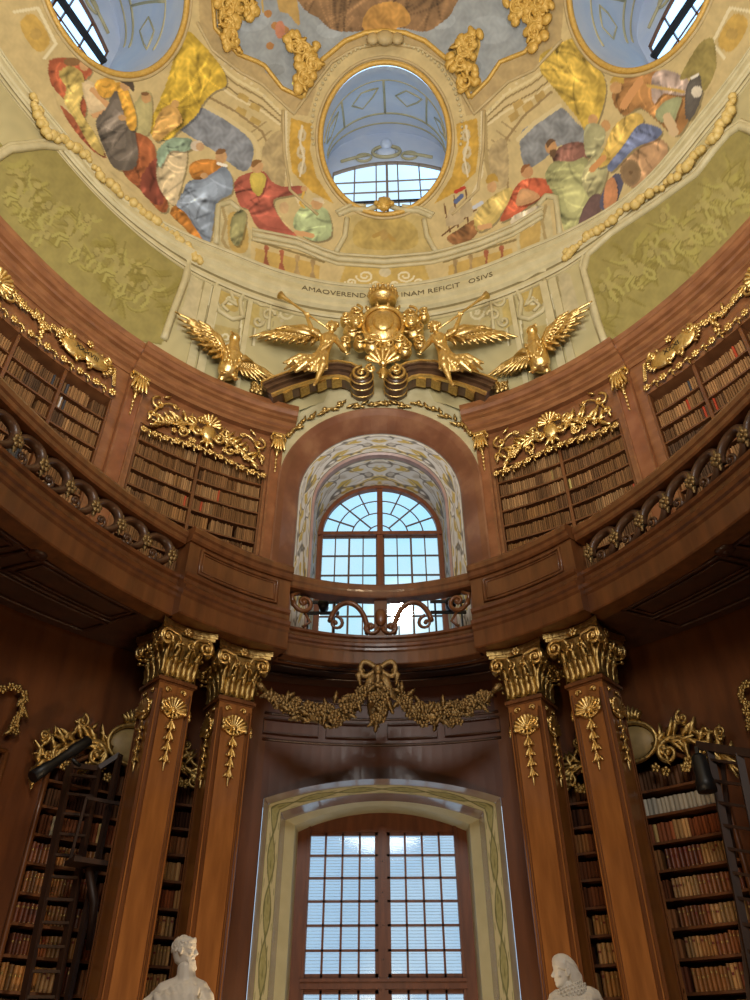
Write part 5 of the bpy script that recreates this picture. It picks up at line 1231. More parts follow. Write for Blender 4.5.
    for k in range(8): mb.flower((sg*(6.98-.012*k), -.03, .1-.06*k), .055, 5)
    mb.scroll((sg*7.12, -.02, .12), .1, 1.2, 0, sg, .03); obj('flower_pendant', mb, M['gold'], t)
    mb = MB(F.warp(sg*9.95, .1, 14.2)); mb.shell((0, 0, 0), .34, 11, -.1*PI, 1.1*PI, .25); mb.scroll((-.3, 0, -.1), .15, 1.3, PI/2, 1, .04); mb.scroll((.3, 0, -.1), .15, 1.3, PI/2, -1, .04)
    for k in range(7): mb.leaf((0, -.01, -.05), -PI*(.1+.8*k/6), .32, .13, .07)
    obj('shell_ornament', mb, M['gold'], t)
    # carved heads of the lower bookcases
    t = thing('overdoor_carving', 'aged gilded carving with an oval medallion over the tall lower %s bookcase' % sd, 'carving')
    c0 = 4.78
    mb = MB(F.warp(sg*c0, .14, 6.28)); mb.ball((0, 0, 0), (.42, .1, .3), 18, 8); obj('medallion', mb, mk('ochre_medallion', (150, 126, 78), (170, 144, 92), .5), t)
    mb = MB(F.warp(sg*c0, .14, 6.28)); mb.tube([(.46*math.cos(a), -.06, .34*math.sin(a)) for a in np.linspace(0, 2*PI, 32, endpoint=False)], .045, 6, True)
    for k in range(9): mb.leaf((.1*(k-4)/4*1.5, -.04, .34), PI/2-(k-4)*.22, .34-.03*abs(k-4), .1, .1)
    obj('medallion_rim', mb, M['goldd'], t)
    for s2, side in ((-1, 0), (1, 1)):
        mb = MB(F.warp(sg*c0, .12, 6.28)); 
        P = [(s2*(.35+1.15*t_), -.02, -.12+.22*math.sin(PI*t_*1.1)-.45*t_) for t_ in np.linspace(0, 1, 10)]; mb.tube(P, [.07-.004*i for i in range(10)], 6)
        for p in P:
            for up in (1, -1, -1): mb.leaf((p[0], -.01, p[2]), (PI if s2 < 0 else 0)+s2*up*rc.uniform(.4, 1.2), rc.uniform(.25, .42), rc.uniform(.1, .16), .09, rc.uniform(-.4, .4))
        for k in range(7): mb.flower((s2*rc.uniform(.3, 1.45), -.05, rc.uniform(-.62, -.4)), .09, 5)
        mb.scroll((s2*.6, -.03, -.3), .2, 1.4, PI/2, s2, .05); mb.scroll((s2*1.2, -.03, -.42), .16, 1.3, PI/2, -s2, .04)
        obj('acanthus_spray', mb, M['goldd'], t)
        mb = MB(F.warp(sg*c0, .14, 6.2)); pts = [(s2*(1.58-.1*t_*8), -.03, -.2+.35*smooth(t_*1.2)+.08*math.sin(t_*9)) for t_ in np.linspace(0, 1, 12)]; mb.tube(pts, .035, 6); mb.scroll((s2*1.55, -.03, -.12), .12, 1.3, -PI/2, -s2, .035); mb.scroll((s2*.98, -.03, .28), .13, 1.3, PI/2, s2, .035)
        for p in pts[1::2]: mb.leaf((p[0], -.03, p[2]), PI/2+rc.uniform(-1, 1), .16, .08, .05)
        obj('top_scroll', mb, M['goldd'], t)
        mb = MB(F.warp(sg*6.85, .1, 6.62))
    for k in range(16): (mb.flower if k % 2 else (lambda c, r: mb.leaf((c[0], 0, c[2]), rc.uniform(-2.6, -.5), .2, .1, .06)))((sg*(-.02+rc.uniform(-.06, .06)), -.03, .1-.045*k), .07)
    for k in range(10): mb.flower((sg*(.1+.12*k), -.03, .1-.14*math.sin(PI*k/9)+.04*(k % 2)), .08, 5)
    tag(obj('flower_drop', mb, M['goldd']), 'gilded flower drop on the panel above the far %s lower bookcase' % sd, 'ornament')
# ================================================================== SCULPTURE OVER THE ARCH
# broken curved pediment with rolled ends
for sd, sg in (('left', -1), ('right', 1)):
    t = thing('pediment_scroll', '%s half of the dark broken pediment with rolled end over the arched window' % sd, 'pediment')
    P = [(2.86, 15.42), (2.66, 15.62), (2.3, 15.92), (1.85, 16.22), (1.45, 16.46), (1.08, 16.55), (.78, 16.5), (.58, 16.36)]
    def band(o0, o1, y0, y1):
        vs = []; n = len(P)
        for i, (x, z) in enumerate(P):
            a = P[max(0, i-1)]; b = P[min(n-1, i+1)]; dx, dz = b[0]-a[0], b[1]-a[1]; L_ = math.hypot(dx, dz); nx, nz = dz/L_, -dx/L_
            yd = D.yc+D.b*math.sqrt(1-(x/D.a)**2)-14.24
            for o, y in ((o0, y0), (o1, y0), (o1, min(y1, 14.04)), (o0, min(y1, 14.04))): vs.append((sg*(x+nx*o), y+yd*(.8 if y < 14.1 else 1), z+nz*o))
        fs = [(i*4+k, i*4+4+k, i*4+4+(k+1) % 4, i*4+(k+1) % 4) for i in range(n-1) for k in range(4)]+[(0, 1, 2, 3), (4*n-1, 4*n-2, 4*n-3, 4*n-4)]; return vs, fs
    mb = MB()
    for a in ((-.26, .0, 13.66, 14.3), (-.06, .06, 13.56, 14.3), (.05, .13, 13.48, 14.3)): mb.add(*band(*a))
    obj('pediment_body', mb, mk('dark_bronzed_wood', (74, 52, 36), (98, 70, 46), .35, scale=5, coat=.3) if sg < 0 else bpy.data.materials['dark_bronzed_wood'], t)
    mb = MB()
    for a in ((.10, .16, 13.45, 13.6), (-.28, -.22, 13.62, 13.72)): mb.add(*band(*a))
    obj('gilded_edge', mb, M['gold'], t)
    for k in range(1, 6):                                  # gilded coffers on the underside
        (x0, z0), (x1, z1) = P[k], P[k+1]; mb = MB(); c = ((x0*.5+x1*.5)-.12, z0*.5+z1*.5-.25); an = math.atan2(z1-z0, x1-x0)
        mb.box((sg*(c[0]-.03), 13.84+D.yc+D.b*math.sqrt(1-(x1/D.a)**2)-14.2, c[1]), (.26, .3, .05), Matrix.Rotation(-sg*an if sg > 0 else an, 3, 'Y')); obj('coffer_panel', mb, M['goldd'], t)
    mb = MB(); c = (sg*.44, 13.34, 16.1); Rx = Matrix.Rotation(-PI/2, 3, 'X')
    mb.lathe([(.2, 0), (.27, .05), (.3, .3), (.3, .5), (.27, .72), (.24, .8)], c, 20, Rx); obj('rolled_end', mb, bpy.data.materials['dark_bronzed_wood'], t)
    mb = MB(None, Matrix.Translation(c))
    for y in (.06, .28, .52, .74): mb.tube([(.295*math.cos(a), y, .295*math.sin(a)) for a in np.linspace(0, 2*PI, 20, endpoint=False)], .025, 6, True)
    mb.scroll((0, -.02, .0), .26, 1.8, PI/2, -sg, .05); obj('gilded_band', mb, M['gold'], t)
t = thing('cartouche', 'gilded crowned cartouche with cloud scrolls at the centre over the arched window', 'cartouche')
c = at_y(383, 327, 13.35)
mb = MB(); mb.ball(c, (.52, .3, .66), 20, 12); mb.ball((c[0], c[1]-.26, c[2]-.05), (.3, .12, .42), 14, 8); obj('oval_shield', mb, M['gold'], t)
mb = MB(None, Matrix.Translation(c)); mb.tube([(.56*math.cos(a), -.1, .72*math.sin(a)) for a in np.linspace(0, 2*PI, 36, endpoint=False)], .07, 8, True)
for k in range(14): a = 2*PI*k/14; mb.leaf((.58*math.cos(a), -.1, .74*math.sin(a)), a, .2, .13, .08)
obj('shield_rim', mb, M['gold'], t)
mb = MB(); k0 = at_y(383, 300, 13.35)
mb.lathe([(.36, -.12), (.4, 0), (.34, .06)], k0, 16)
for k in range(9):
    a = PI*(1+k/8); p = (k0[0]+.38*math.cos(a), k0[1]+.3*math.sin(a), k0[2]+.05); mb.leaf(p, PI/2, .26, .14, .06); mb.ball((p[0], p[1]-.03, p[2]+.26), .05, 6, 4)
for a in (-.9, -.3, .3, .9): mb.tube([(k0[0]+.36*math.sin(a)*math.cos(u), k0[1]-.1, k0[2]+.05+.38*math.sin(u)) for u in np.linspace(0, PI/2, 7)], .035, 6)
mb.ball((k0[0], k0[1]-.1, k0[2]+.47), .08, 8, 6); obj('crown', mb, M['gold'], t)
mb = MB(); s_ = at_y(383, 363, 13.06); mb.M = Matrix.Translation(s_); mb.shell((0, 0, -.1), .5, 7, .1*PI, .9*PI, .3); mb.scroll((-.3, 0, -.25), .16, 1.3, PI/2, 1, .05); mb.scroll((.3, 0, -.25), .16, 1.3, PI/2, -1, .05); mb.leaf((0, 0, -.2), -PI/2, .45, .3, .1); obj('shell_console', mb, M['gold'], t)
mb = MB(); rr = random.Random(4)
for px, py, r in ((356, 316, 8), (352, 332, 9), (360, 345, 7), (372, 346, 9), (388, 350, 10), (400, 344, 9), (410, 318, 9), (414, 332, 10), (405, 352, 7), (345, 346, 6), (420, 345, 7), (424, 318, 6), (346, 322, 6)):
    p = at_y(px, py, 13.45); mb.ball(p, (r*.028, .2, r*.032), 12, 8)
    mb.M = Matrix.Translation(p); mb.scroll((0, -.2, 0), r*.026, 1.4, rr.random()*6, rr.choice((-1, 1)), .04); mb.M = None
obj('cloud_scrolls', mb, M['gold'], t)
for px, sgn in ((356, -1), (411, 1)):                      # child heads beside the shield
    mb = MB(); p = at_y(px, 322, 13.1); mb.ball(p, (.19, .19, .22), 12, 8); mb.ball((p[0], p[1]-.18, p[2]-.02), (.03, .04, .03), 6, 4); mb.ball((p[0]+.07, p[1]-.15, p[2]+.04), .03, 6, 4); mb.ball((p[0]-.07, p[1]-.15, p[2]+.04), .03, 6, 4); mb.ball((p[0], p[1]-.12, p[2]-.11), (.1, .07, .05), 8, 5)
    for k in range(7): mb.ball((p[0]+.18*math.cos(k*.52), p[1]-.03, p[2]+.18*math.sin(k*.52)), .07, 7, 5)
    obj('child_head', mb, M['gold'], t)

def feathers(mb, root, tip, down, rows, y):
    root, tip, down = Vector(root), Vector(tip), Vector(down)
    for j in range(rows):
        n = 9-j
        for k in range(n):
            u = (k+.5)/n; b = root.lerp(tip, u)+down*(.12*j); d = (tip-root).normalized()*(.35+.5*u)+down.normalized()*(1.05-.5*u); L_ = (.36+.34*u)*(1.25 if j == 0 else .75)*down.length*1.6
            mb.leaf((b[0], y-.03*j, b[2]), math.atan2(d[2], d[0]), L_, .15, .05)
    mb.tube([root, root.lerp(tip, .5)+Vector((0, -.05, .06)), tip], [.12, .1, .04], 8)
def fig_head(mb, c, r, f):                # head looking along f (unit vector), hair and features
    c = Vector(c); f = Vector(f).normalized(); u = Vector((0, 0, 1)); s_ = f.cross(u).normalized(); u = s_.cross(f)
    mb.ball(c, (r*.8, r*.86, r), 12, 8); mb.ball(c+f*r*.35-u*r*.38, (r*.55, r*.55, r*.5), 10, 6)
    mb.limb(c+f*r*.86+u*r*.1, c+f*r*1.04-u*r*.18, r*.08, r*.15, 7); mb.limb(c+f*r*.72+s_*r*.4+u*r*.2, c+f*r*.72-s_*r*.4+u*r*.2, r*.14, r*.14, 7)
    mb.limb(c+f*r*.82+s_*r*.18-u*r*.46, c+f*r*.82-s_*r*.18-u*r*.46, r*.09, r*.09, 6); mb.ball(c+f*r*.75-u*r*.78, r*.2, 7, 5)
    return c, f, s_, u
for sd, sg in (('left', -1), ('right', 1)):
    X = (lambda px: px) if sg < 0 else (lambda px: 767-px)
    Y0 = 13.02
    p = lambda px, py, dy=0: tuple(at_y(X(px), py, Y0+dy))
    t = thing('angel_statue', 'gilded winged angel blowing a trumpet, %s of the crowned cartouche' % sd, 'statue')
    mb = MB()
    mb.limb(p(321, 357), p(325, 348), .2, .16, 12); mb.limb(p(325, 348), p(327.5, 339), .155, .19, 12); mb.limb(p(322, 337.5), p(334, 337.5), .1, .1); mb.limb(p(329, 338), p(331.5, 331), .085, .075)
    for s_ in (-1, 1): mb.ball(p(328+s_*2.6, 341, -.13), .07, 8, 6)
    hc = p(332.5, 326.5, -.05); fig_head(mb, hc, .165, (sg*.45, -.8, .25))
    mb.limb(p(322, 337), p(312.5, 331, -.18), .088, .07); mb.limb(p(312.5, 331, -.18), p(307, 317, -.28), .072, .05)
    hd = Vector(p(306.5, 315, -.29))
    for k in range(5): mb.limb(hd+Vector((.03*(k-2), -.02, -.02)), hd+Vector((.035*(k-2), -.06, .07-.01*k)), .022, .018, 6)
    mb.limb(p(334, 337.5), p(340, 345, -.18), .085, .07); mb.limb(p(340, 345, -.18), p(346, 352, -.3), .07, .045); hd = Vector(p(347, 354, -.3))
    for k in range(5): mb.limb(hd, hd+Vector((sg*-.03*(k-1), -.05, -.08+.01*k)), .024, .016, 6)
    mb.limb(p(319, 358), p(323, 365, -.42), .15, .115, 12); mb.limb(p(323, 365, -.42), p(317, 380, -.34), .105, .055, 10); mb.limb(p(317, 381, -.34), p(314, 385, -.5), .05, .035)
    mb.limb(p(316, 358), p(306, 363, -.35), .15, .11, 12); mb.limb(p(306, 363, -.35), p(296, 371, -.3), .1, .05, 10)
    remesh(obj('body', mb, M['gold'], t), .024, 2)
    mb = MB(); rr_ = random.Random(2)
    for k in range(26): a_ = rr_.uniform(0, 6.28); e_ = rr_.uniform(-.2, 1.4); q_ = Vector(hc)+Vector((math.cos(a_)*math.cos(e_)*.16, .05+math.sin(a_)*math.cos(e_)*.15, .03+math.sin(e_)*.15)); mb.ball(q_, rr_.uniform(.04, .06), 6, 4)
    obj('hair', mb, M['gold'], t)
    mb = MB()
    for k in range(16):                                      # skirt blown to the outer side, in long folds
        u = k/15; a = p(325-8*u, 351+6*u, -.18+.1*math.sin(k*1.9)); b = p(327-44*u**1.3, 366+6*math.sin(u*3+.6), -.3+.12*u); m_ = Vector(a).lerp(Vector(b), .5)+Vector((0, -.1+.05*math.sin(k*2.3), .05*math.cos(k*1.7)))
        mb.tube([a, tuple(m_), b], [.06, .085, .035], 7)
    for k in range(7): mb.tube([p(321-2.2*k, 356+.5*k, -.3), p(316-3.5*k, 361+(k % 3)*2, -.35), p(308-4*k, 370+(k % 2)*2, -.15)], [.05, .07, .03], 7)
    mb.tube([p(334, 340, -.1), p(329, 345, -.22), p(322, 350, -.2), p(317, 353, .05)], [.05, .06, .06, .05], 7)
    remesh(obj('drapery', mb, M['gold'], t), .024, 1)
    mb = MB(); feathers(mb, p(320, 337, .2), p(273, 331, .25), (0, 0, -.55), 4, Y0+.2); feathers(mb, p(318, 334, .22), p(288, 327, .26), (0, 0, -.3), 3, Y0+.22); obj('wing', mb, M['gold'], t)
    mb = MB(); mb.tube([p(329, 329, -.28), p(310, 316, -.3), p(292, 303, -.32), p(284, 297.5, -.33), p(280, 295, -.34)], [.022, .028, .034, .06, .12], 10); obj('trumpet', mb, M['gold'], t)
# gilded eagles on the cornice
for sd, sg in (('left', -1), ('right', 1)):
    X = (lambda px: px) if sg < 0 else (lambda px: 770-px)
    e0 = F.hit(X(222), 366)[0]; dq = .02
    c0 = Vector(at_z(X(228), 366, 16.1)); t_ = F.t_of(e0); n = F.nrm(t_); tn = Vector((-n[1], n[0], 0)); nn = Vector((n[0], n[1], 0)); base = Vector(F.P(e0, .58, 15.37))
    W = lambda a, z, o=0: base+tn*(a*1.0)+Vector((0, 0, z))+nn*o
    t = thing('eagle_statue', 'gilded spread-winged eagle perched on the upper cornice, %s of the arched window' % sd, 'statue')
    s2 = -sg
    mb = MB(); mb.limb(W(0, .38), W(s2*.03, .85, .05), .26, .27, 12); mb.limb(W(s2*.03, .95, .08), W(s2*.0, 1.3, .14), .19, .13, 10); mb.ball(W(-s2*.02, 1.42, .18), (.15, .15, .15), 10, 7); mb.limb(W(-s2*.02, 1.42, .26), W(-s2*.2, 1.38, .36), .07, .03, 7); mb.limb(W(-s2*.2, 1.38, .36), W(-s2*.22, 1.28, .36), .035, .01, 6)
    for a in (-.14, .14): mb.limb(W(a, .35), W(a*1.3, .1, .1), .13, .06); [mb.limb(W(a*1.3, .05, .1), W(a*1.3+.09*k, .03, .24), .035, .02, 6) for k in (-1, 0, 1)]
    mb.limb(W(0, .4, -.05), W(-s2*.1, .1, -.1), .16, .1)
    remesh(obj('body', mb, M['gold'], t), .03, 1)
    mb = MB()
    for k in range(24): a, z = math.sin(k*2.4)*.2, .4+.55*k/24; p0 = W(a, z, .24); mb.ball(p0, (.05, .05, .09), 6, 4)
    obj('breast_feathers', mb, M['gold'], t)
    fm = Matrix(((tn[0], -nn[0], 0, base[0]), (tn[1], -nn[1], 0, base[1]), (0, 0, 1, base[2]), (0, 0, 0, 1)))
    mb = MB(None, fm); feathers(mb, (-s2*.16, .05, .95), (-s2*.78, .05, 1.62), (-s2*.12, 0, -.62), 4, .05); feathers(mb, (-s2*.2, .05, 1.05), (-s2*.6, .05, 1.6), (-s2*.1, 0, -.3), 2, .0); obj('wing', mb, M['gold'], t)
    mb = MB(None, fm); feathers(mb, (s2*.16, .05, .9), (s2*.62, .05, 1.12), (s2*.08, 0, -.7), 4, .05); obj('wing', mb, M['gold'], t)
    t = thing('trophy_scroll', 'small gilded scrolls and leaves between the %s eagle and the pediment' % sd, 'ornament')
    mb = MB(F.warp(sg*F.s_at(3.34), .5, 15.38)); rr = random.Random(6)
    for k in range(14): mb.leaf((rr.uniform(-.12, .12), 0, .03+rr.random()*.1), rr.uniform(.9, 2.2), rr.uniform(.18, .3), .1, .07)
    for k in range(3): mb.ball((-.12+.12*k, -.02, .07), (.09, .07, .07), 8, 5)
    obj('leaf_spray', mb, M['goldd'], t); mb = MB(F.warp(sg*F.s_at(3.34), .5, 15.38)); mb.scroll((-.1, -.05, .26), .1, 1.4, 0, 1, .03); mb.scroll((.1, -.05, .2), .09, 1.4, PI, -1, .03); obj('scroll', mb, M['goldd'], t)
# gold leaf band on the wall over the arch
mb = MB(); rr = random.Random(9)
for k in range(40):
    a = PI*(.18+.64*k/39); r = (2.72 if abs(math.cos(a)) > .34 else 2.56)+.03*math.sin(k*1.7); c = (r*math.cos(a), 13.96, ZC+r*math.sin(a)); mb.leaf(c, a+PI/2*(1 if math.cos(a) > 0 else -1)+rr.uniform(-.7, .7), .24, .1, .05)
    if k % 3 == 0: mb.ball((c[0], c[1]-.03, c[2]), .07, 7, 4)
tag(obj('leaf_garland', mb, M['goldd']), 'thin gilded leaf garland on the cream band directly above the arched window', 'garland')

# ================================================================== FLOWER SWAGS UNDER THE BALCONY
t = thing('garland', 'gilded flower garland in two swags with ribbon bow, under the balcony between the columns', 'garland')
rr = random.Random(14); YG = 13.0
for sg in (-1, 1):
    pts = [(262, 688), (272, 697), (285, 706), (300, 713), (318, 718), (334, 717), (348, 708), (360, 696)] if sg < 0 else [(496, 690), (486, 697), (472, 706), (456, 713), (440, 717), (424, 715), (410, 707), (396, 694)]
    P = [Vector(at_y(x, y, YG-.15)) for x, y in pts]; mb = MB(); mb.tube(P, [.03, .05, .08, .1, .1, .09, .07, .04], 8); obj('swag_core', mb, M['bronze'], t)
    for i in range(1, len(P)-1):
        mb = MB(); th = (.05, .1, .16, .2, .2, .17, .12, .06)[i]
        for k in range(20):
            q = P[i].lerp(P[i+1], rr.random()); a = rr.uniform(0, 6.28); r = th*rr.uniform(.5, 1)
            c = (q[0]+r*math.cos(a), q[1]-abs(rr.gauss(.06, .05)), q[2]+r*math.sin(a))
            if k % 3: mb.flower(c, rr.uniform(.07, .11), 5, rr.random())
            else: mb.leaf(c, rr.uniform(0, 6.28), .22, .1, .07)
        obj('flower_cluster', mb, M['bronze'], t)
    mb = MB(); q = [Vector(at_y(x, y, YG-.15)) for x, y in ([(257, 683), (260, 685), (266, 692)] if sg < 0 else [(501, 684), (498, 686), (493, 692)])]; mb.tube(q, [.03, .06, .04], 6, False, .5); obj('ribbon', mb, M['bronze'], t)
mb = MB(); c = at_y(378, 672, YG-.2); mb.M = Matrix.Translation(c)
for sg in (-1, 1):
    mb.tube([(sg*(.02+.3*math.sin(u)), -.05, .02+.16*math.sin(u*2)*.9+.02) for u in np.linspace(0, PI, 14)], .05, 7, False, .5); mb.tube([(sg*.03, -.04, -.02), (sg*.14, -.08, -.2), (sg*.2, -.05, -.4), (sg*.32, -.04, -.55)], [.05, .08, .09, .03], 7, False, .4)
    mb.tube([(sg*.25, -.05, .02), (sg*.36, -.05, -.08), (sg*.32, -.05, -.28)], [.05, .06, .02], 6, False, .4)
mb.ball((0, -.1, 0), (.09, .08, .1), 9, 6); mb.limb((0, -.05, -.05), (0, -.05, -.45), .06, .04); obj('ribbon_bow', mb, M['bronze'], t)
mb = MB(); c = at_y(378, 706, YG-.2)
for k in range(34):
    a, z = rr.uniform(0, 6.28), rr.uniform(-.38, .36); r = .27*(1-(z/.46)**2)*rr.uniform(.3, 1); q = (c[0]+r*math.cos(a), c[1]-.1-rr.uniform(0, .12), c[2]+z)
    if k % 3: mb.flower(q, rr.uniform(.07, .11), 5, rr.random())
    else: mb.leaf(q, rr.uniform(3.4, 6), .22, .1, .07)
mb.ball((c[0], c[1], c[2]), (.2, .1, .34), 10, 8); obj('pendant_bunch', mb, M['bronze'], t)
# wall behind the swags takes their hooks: a dark boss under the bow
# ================================================================== MARBLE STATUES
def statue(lab, X, spec):
    Y0 = 7.2; t = thing('statue', lab, 'statue'); p = lambda px, py, dy=0: Vector(at_y(px, py, Y0+dy))
    spec(t, p)
    mb = MB(); f0 = p(X, 1000); x = f0[0]; mb.lathe([(.58, 0), (.58, .12), (.47, .16), (.44, .7), (.52, .76), (.52, .82), (.1, .82)], (x, Y0+.05, 0), 4, Matrix.Rotation(PI/4, 3, 'Z')); mb.sm = [False]*len(mb.sm); obj('pedestal', mb, M['red'], t)
    mb = MB()
    for k in range(16):
        a = 2*PI*k/16; mb.limb((x+.34*math.cos(a), Y0+.05+.24*math.sin(a), .84), (x+.2*math.cos(a+.2), Y0+.05+.14*math.sin(a+.2), 1.85), .08, .08, 7)
    mb.limb((x, Y0+.05, .9), (x, Y0+.05, 1.85), .26, .2, 12); remesh(obj('robe', mb, M['statue'], t), .03, 2)
def head(mb, c, sg, prof):
    """head lofted from a profile: (height, front, back, half width) in metres about c; sg = the side it faces"""
    n = 22; vs = []
    for z, f, k, w in prof:
        for i in range(n):
            a = 2*PI*i/n; ca, sa = math.cos(a), math.sin(a); x = (f+k)/2+(f-k)/2*abs(ca)**.85*(1 if ca > 0 else -1); y = w*abs(sa)**.8*(1 if sa > 0 else -1)*(1-.18*max(0, ca)**3)
            vs.append((c[0]+sg*x, c[1]+y, c[2]+z))
    m = len(prof); mb.add(vs, [(i*n+k, i*n+(k+1) % n, i*n+n+(k+1) % n, i*n+n+k) for i in range(m-1) for k in range(n)]+[tuple(range(n-1, -1, -1)), tuple(range((m-1)*n, m*n))], True)
def face(mb, c, sg, fx):
    V3 = lambda x, y, z: Vector((c[0]+sg*x, c[1]+y, c[2]+z))
    mb.limb(V3(fx-.008, 0, .028), V3(fx+.016, 0, -.012), .009, .013, 8); mb.ball(V3(fx+.008, .0, -.016), (.016, .02, .01), 8, 5)
    for s_ in (-1, 1):
        mb.limb(V3(fx-.01, s_*.012, .036), V3(fx-.026, s_*.055, .034), .011, .009, 7); mb.ball(V3(fx-.022, s_*.034, .018), .0125, 8, 6); mb.limb(V3(fx-.013, s_*.02, .012), V3(fx-.024, s_*.048, .012), .0045, .0045, 6)
        mb.ball(V3(fx-.028, s_*.05, -.012), (.02, .018, .022), 8, 5); mb.ball(V3(-.012, s_*.082, .006), (.018, .012, .032), 8, 5); mb.ball(V3(-.006, s_*.086, -.016), .011, 6, 4); mb.tube([V3(-.012+.016*math.cos(u), s_*.09, .01+.028*math.sin(u)) for u in np.linspace(-.5, 3.9, 9)], .006, 5)
    mb.limb(V3(fx-.004, -.02, -.036), V3(fx-.004, .02, -.036), .007, .007, 7); mb.limb(V3(fx-.006, -.016, -.047), V3(fx-.006, .016, -.047), .008, .008, 7)
def left_spec(t, p):
    mb = MB()
    mb.limb(p(180, 1030), p(182, 1008), .2, .17, 14); mb.limb(p(160, 1001, .02), p(201, 997, .02), .1, .09, 14); mb.limb(p(152, 1008), p(136, 1036, -.06), .1, .085); mb.limb(p(203, 1000), p(209, 1040, -.05), .09, .08); mb.limb(p(186, 990), p(186, 968), .09, .072, 12)
    mb.limb(p(185, 984, .0), p(165, 995, .0), .075, .1, 10); mb.limb(p(187, 984, 0), p(199, 992, 0), .07, .085, 10); mb.limb(p(178, 988, -.05), p(192, 986, -.06), .05, .05, 8)
    for k in range(9): mb.limb(p(156+k*4.5, 996+(k % 2)*3, -.17), p(168+k*4, 1030, -.24), .03, .036, 6)
    for k in range(5): mb.limb(p(146+k*5, 1002-k*2, -.12), p(178+k*2, 1010+k*4, -.24), .034, .03, 6)
    for k in range(6): mb.limb(p(172+k*5, 986+abs(k-2.5)*1.4, -.12), p(176+k*4, 992+abs(k-2.5)*1.2, -.16), .03, .022, 7)
    mb.limb(p(187, 988, -.1), p(188, 1008, -.17), .018, .022, 6); mb.ball(p(207, 1003, -.02), (.06, .08, .05), 9, 6); mb.ball(p(200, 1006, -.16), (.06, .05, .045), 9, 6)
    remesh(obj('torso', mb, M['statue'], t), .01, 1)
    c = p(184, 952); mb = MB()
    head(mb, c, 1, [(-.125, .085, .02, .02), (-.115, .098, .0, .032), (-.095, .1, -.035, .045), (-.075, .097, -.065, .055), (-.05, .094, -.078, .062), (-.035, .09, -.084, .066), (-.01, .09, -.092, .072), (.012, .088, -.098, .075), (.03, .096, -.1, .077), (.05, .095, -.1, .077), (.075, .088, -.096, .072), (.095, .07, -.082, .06), (.11, .042, -.056, .04), (.117, .01, -.025, .018)])
    face(mb, c, 1, .094); V3 = lambda x, y, z: c+Vector((x, y, z))
    for k in range(7): mb.limb(V3(.1-.006*k, -.012-.006*k, -.068-.002*k), V3(.112-.009*k, -.014-.006*k, -.132+.005*k), .012, .008, 6)
    mb.limb(V3(.07, 0, -.085), V3(.1, 0, -.118), .042, .024, 10); mb.limb(V3(.05, -.04, -.06), V3(.085, -.02, -.105), .024, .022, 8); mb.limb(V3(.05, .04, -.06), V3(.085, .02, -.105), .024, .022, 8)
    mb.limb(V3(.097, -.004, -.03), V3(.082, -.036, -.045), .007, .005, 6); remesh(obj('head', mb, M['statue'], t), .0052, 1)
    mb = MB(); rr = random.Random(3)
    for k in range(110):
        a = rr.uniform(1.15, 5.1); e = rr.uniform(-.25, 1.5); d = Vector((math.cos(a)*math.cos(e)*.1-.005, math.sin(a)*math.cos(e)*.078, .03+math.sin(e)*.088))
        mb.limb(c+d, c+d*1.02+Vector((rr.uniform(-.004, .014), rr.uniform(-.008, .008), -.018)), .0095, .006, 5)
    for k in range(16): a = -1.1+2.2*k/15; mb.limb(V3(.075*math.cos(a)+.005, .07*math.sin(a), .098-.02*abs(a)), V3(.088*math.cos(a), .074*math.sin(a), .076-.02*abs(a)), .011, .007, 5)
    remesh(obj('hair', mb, M['statue'], t), .006, 1)
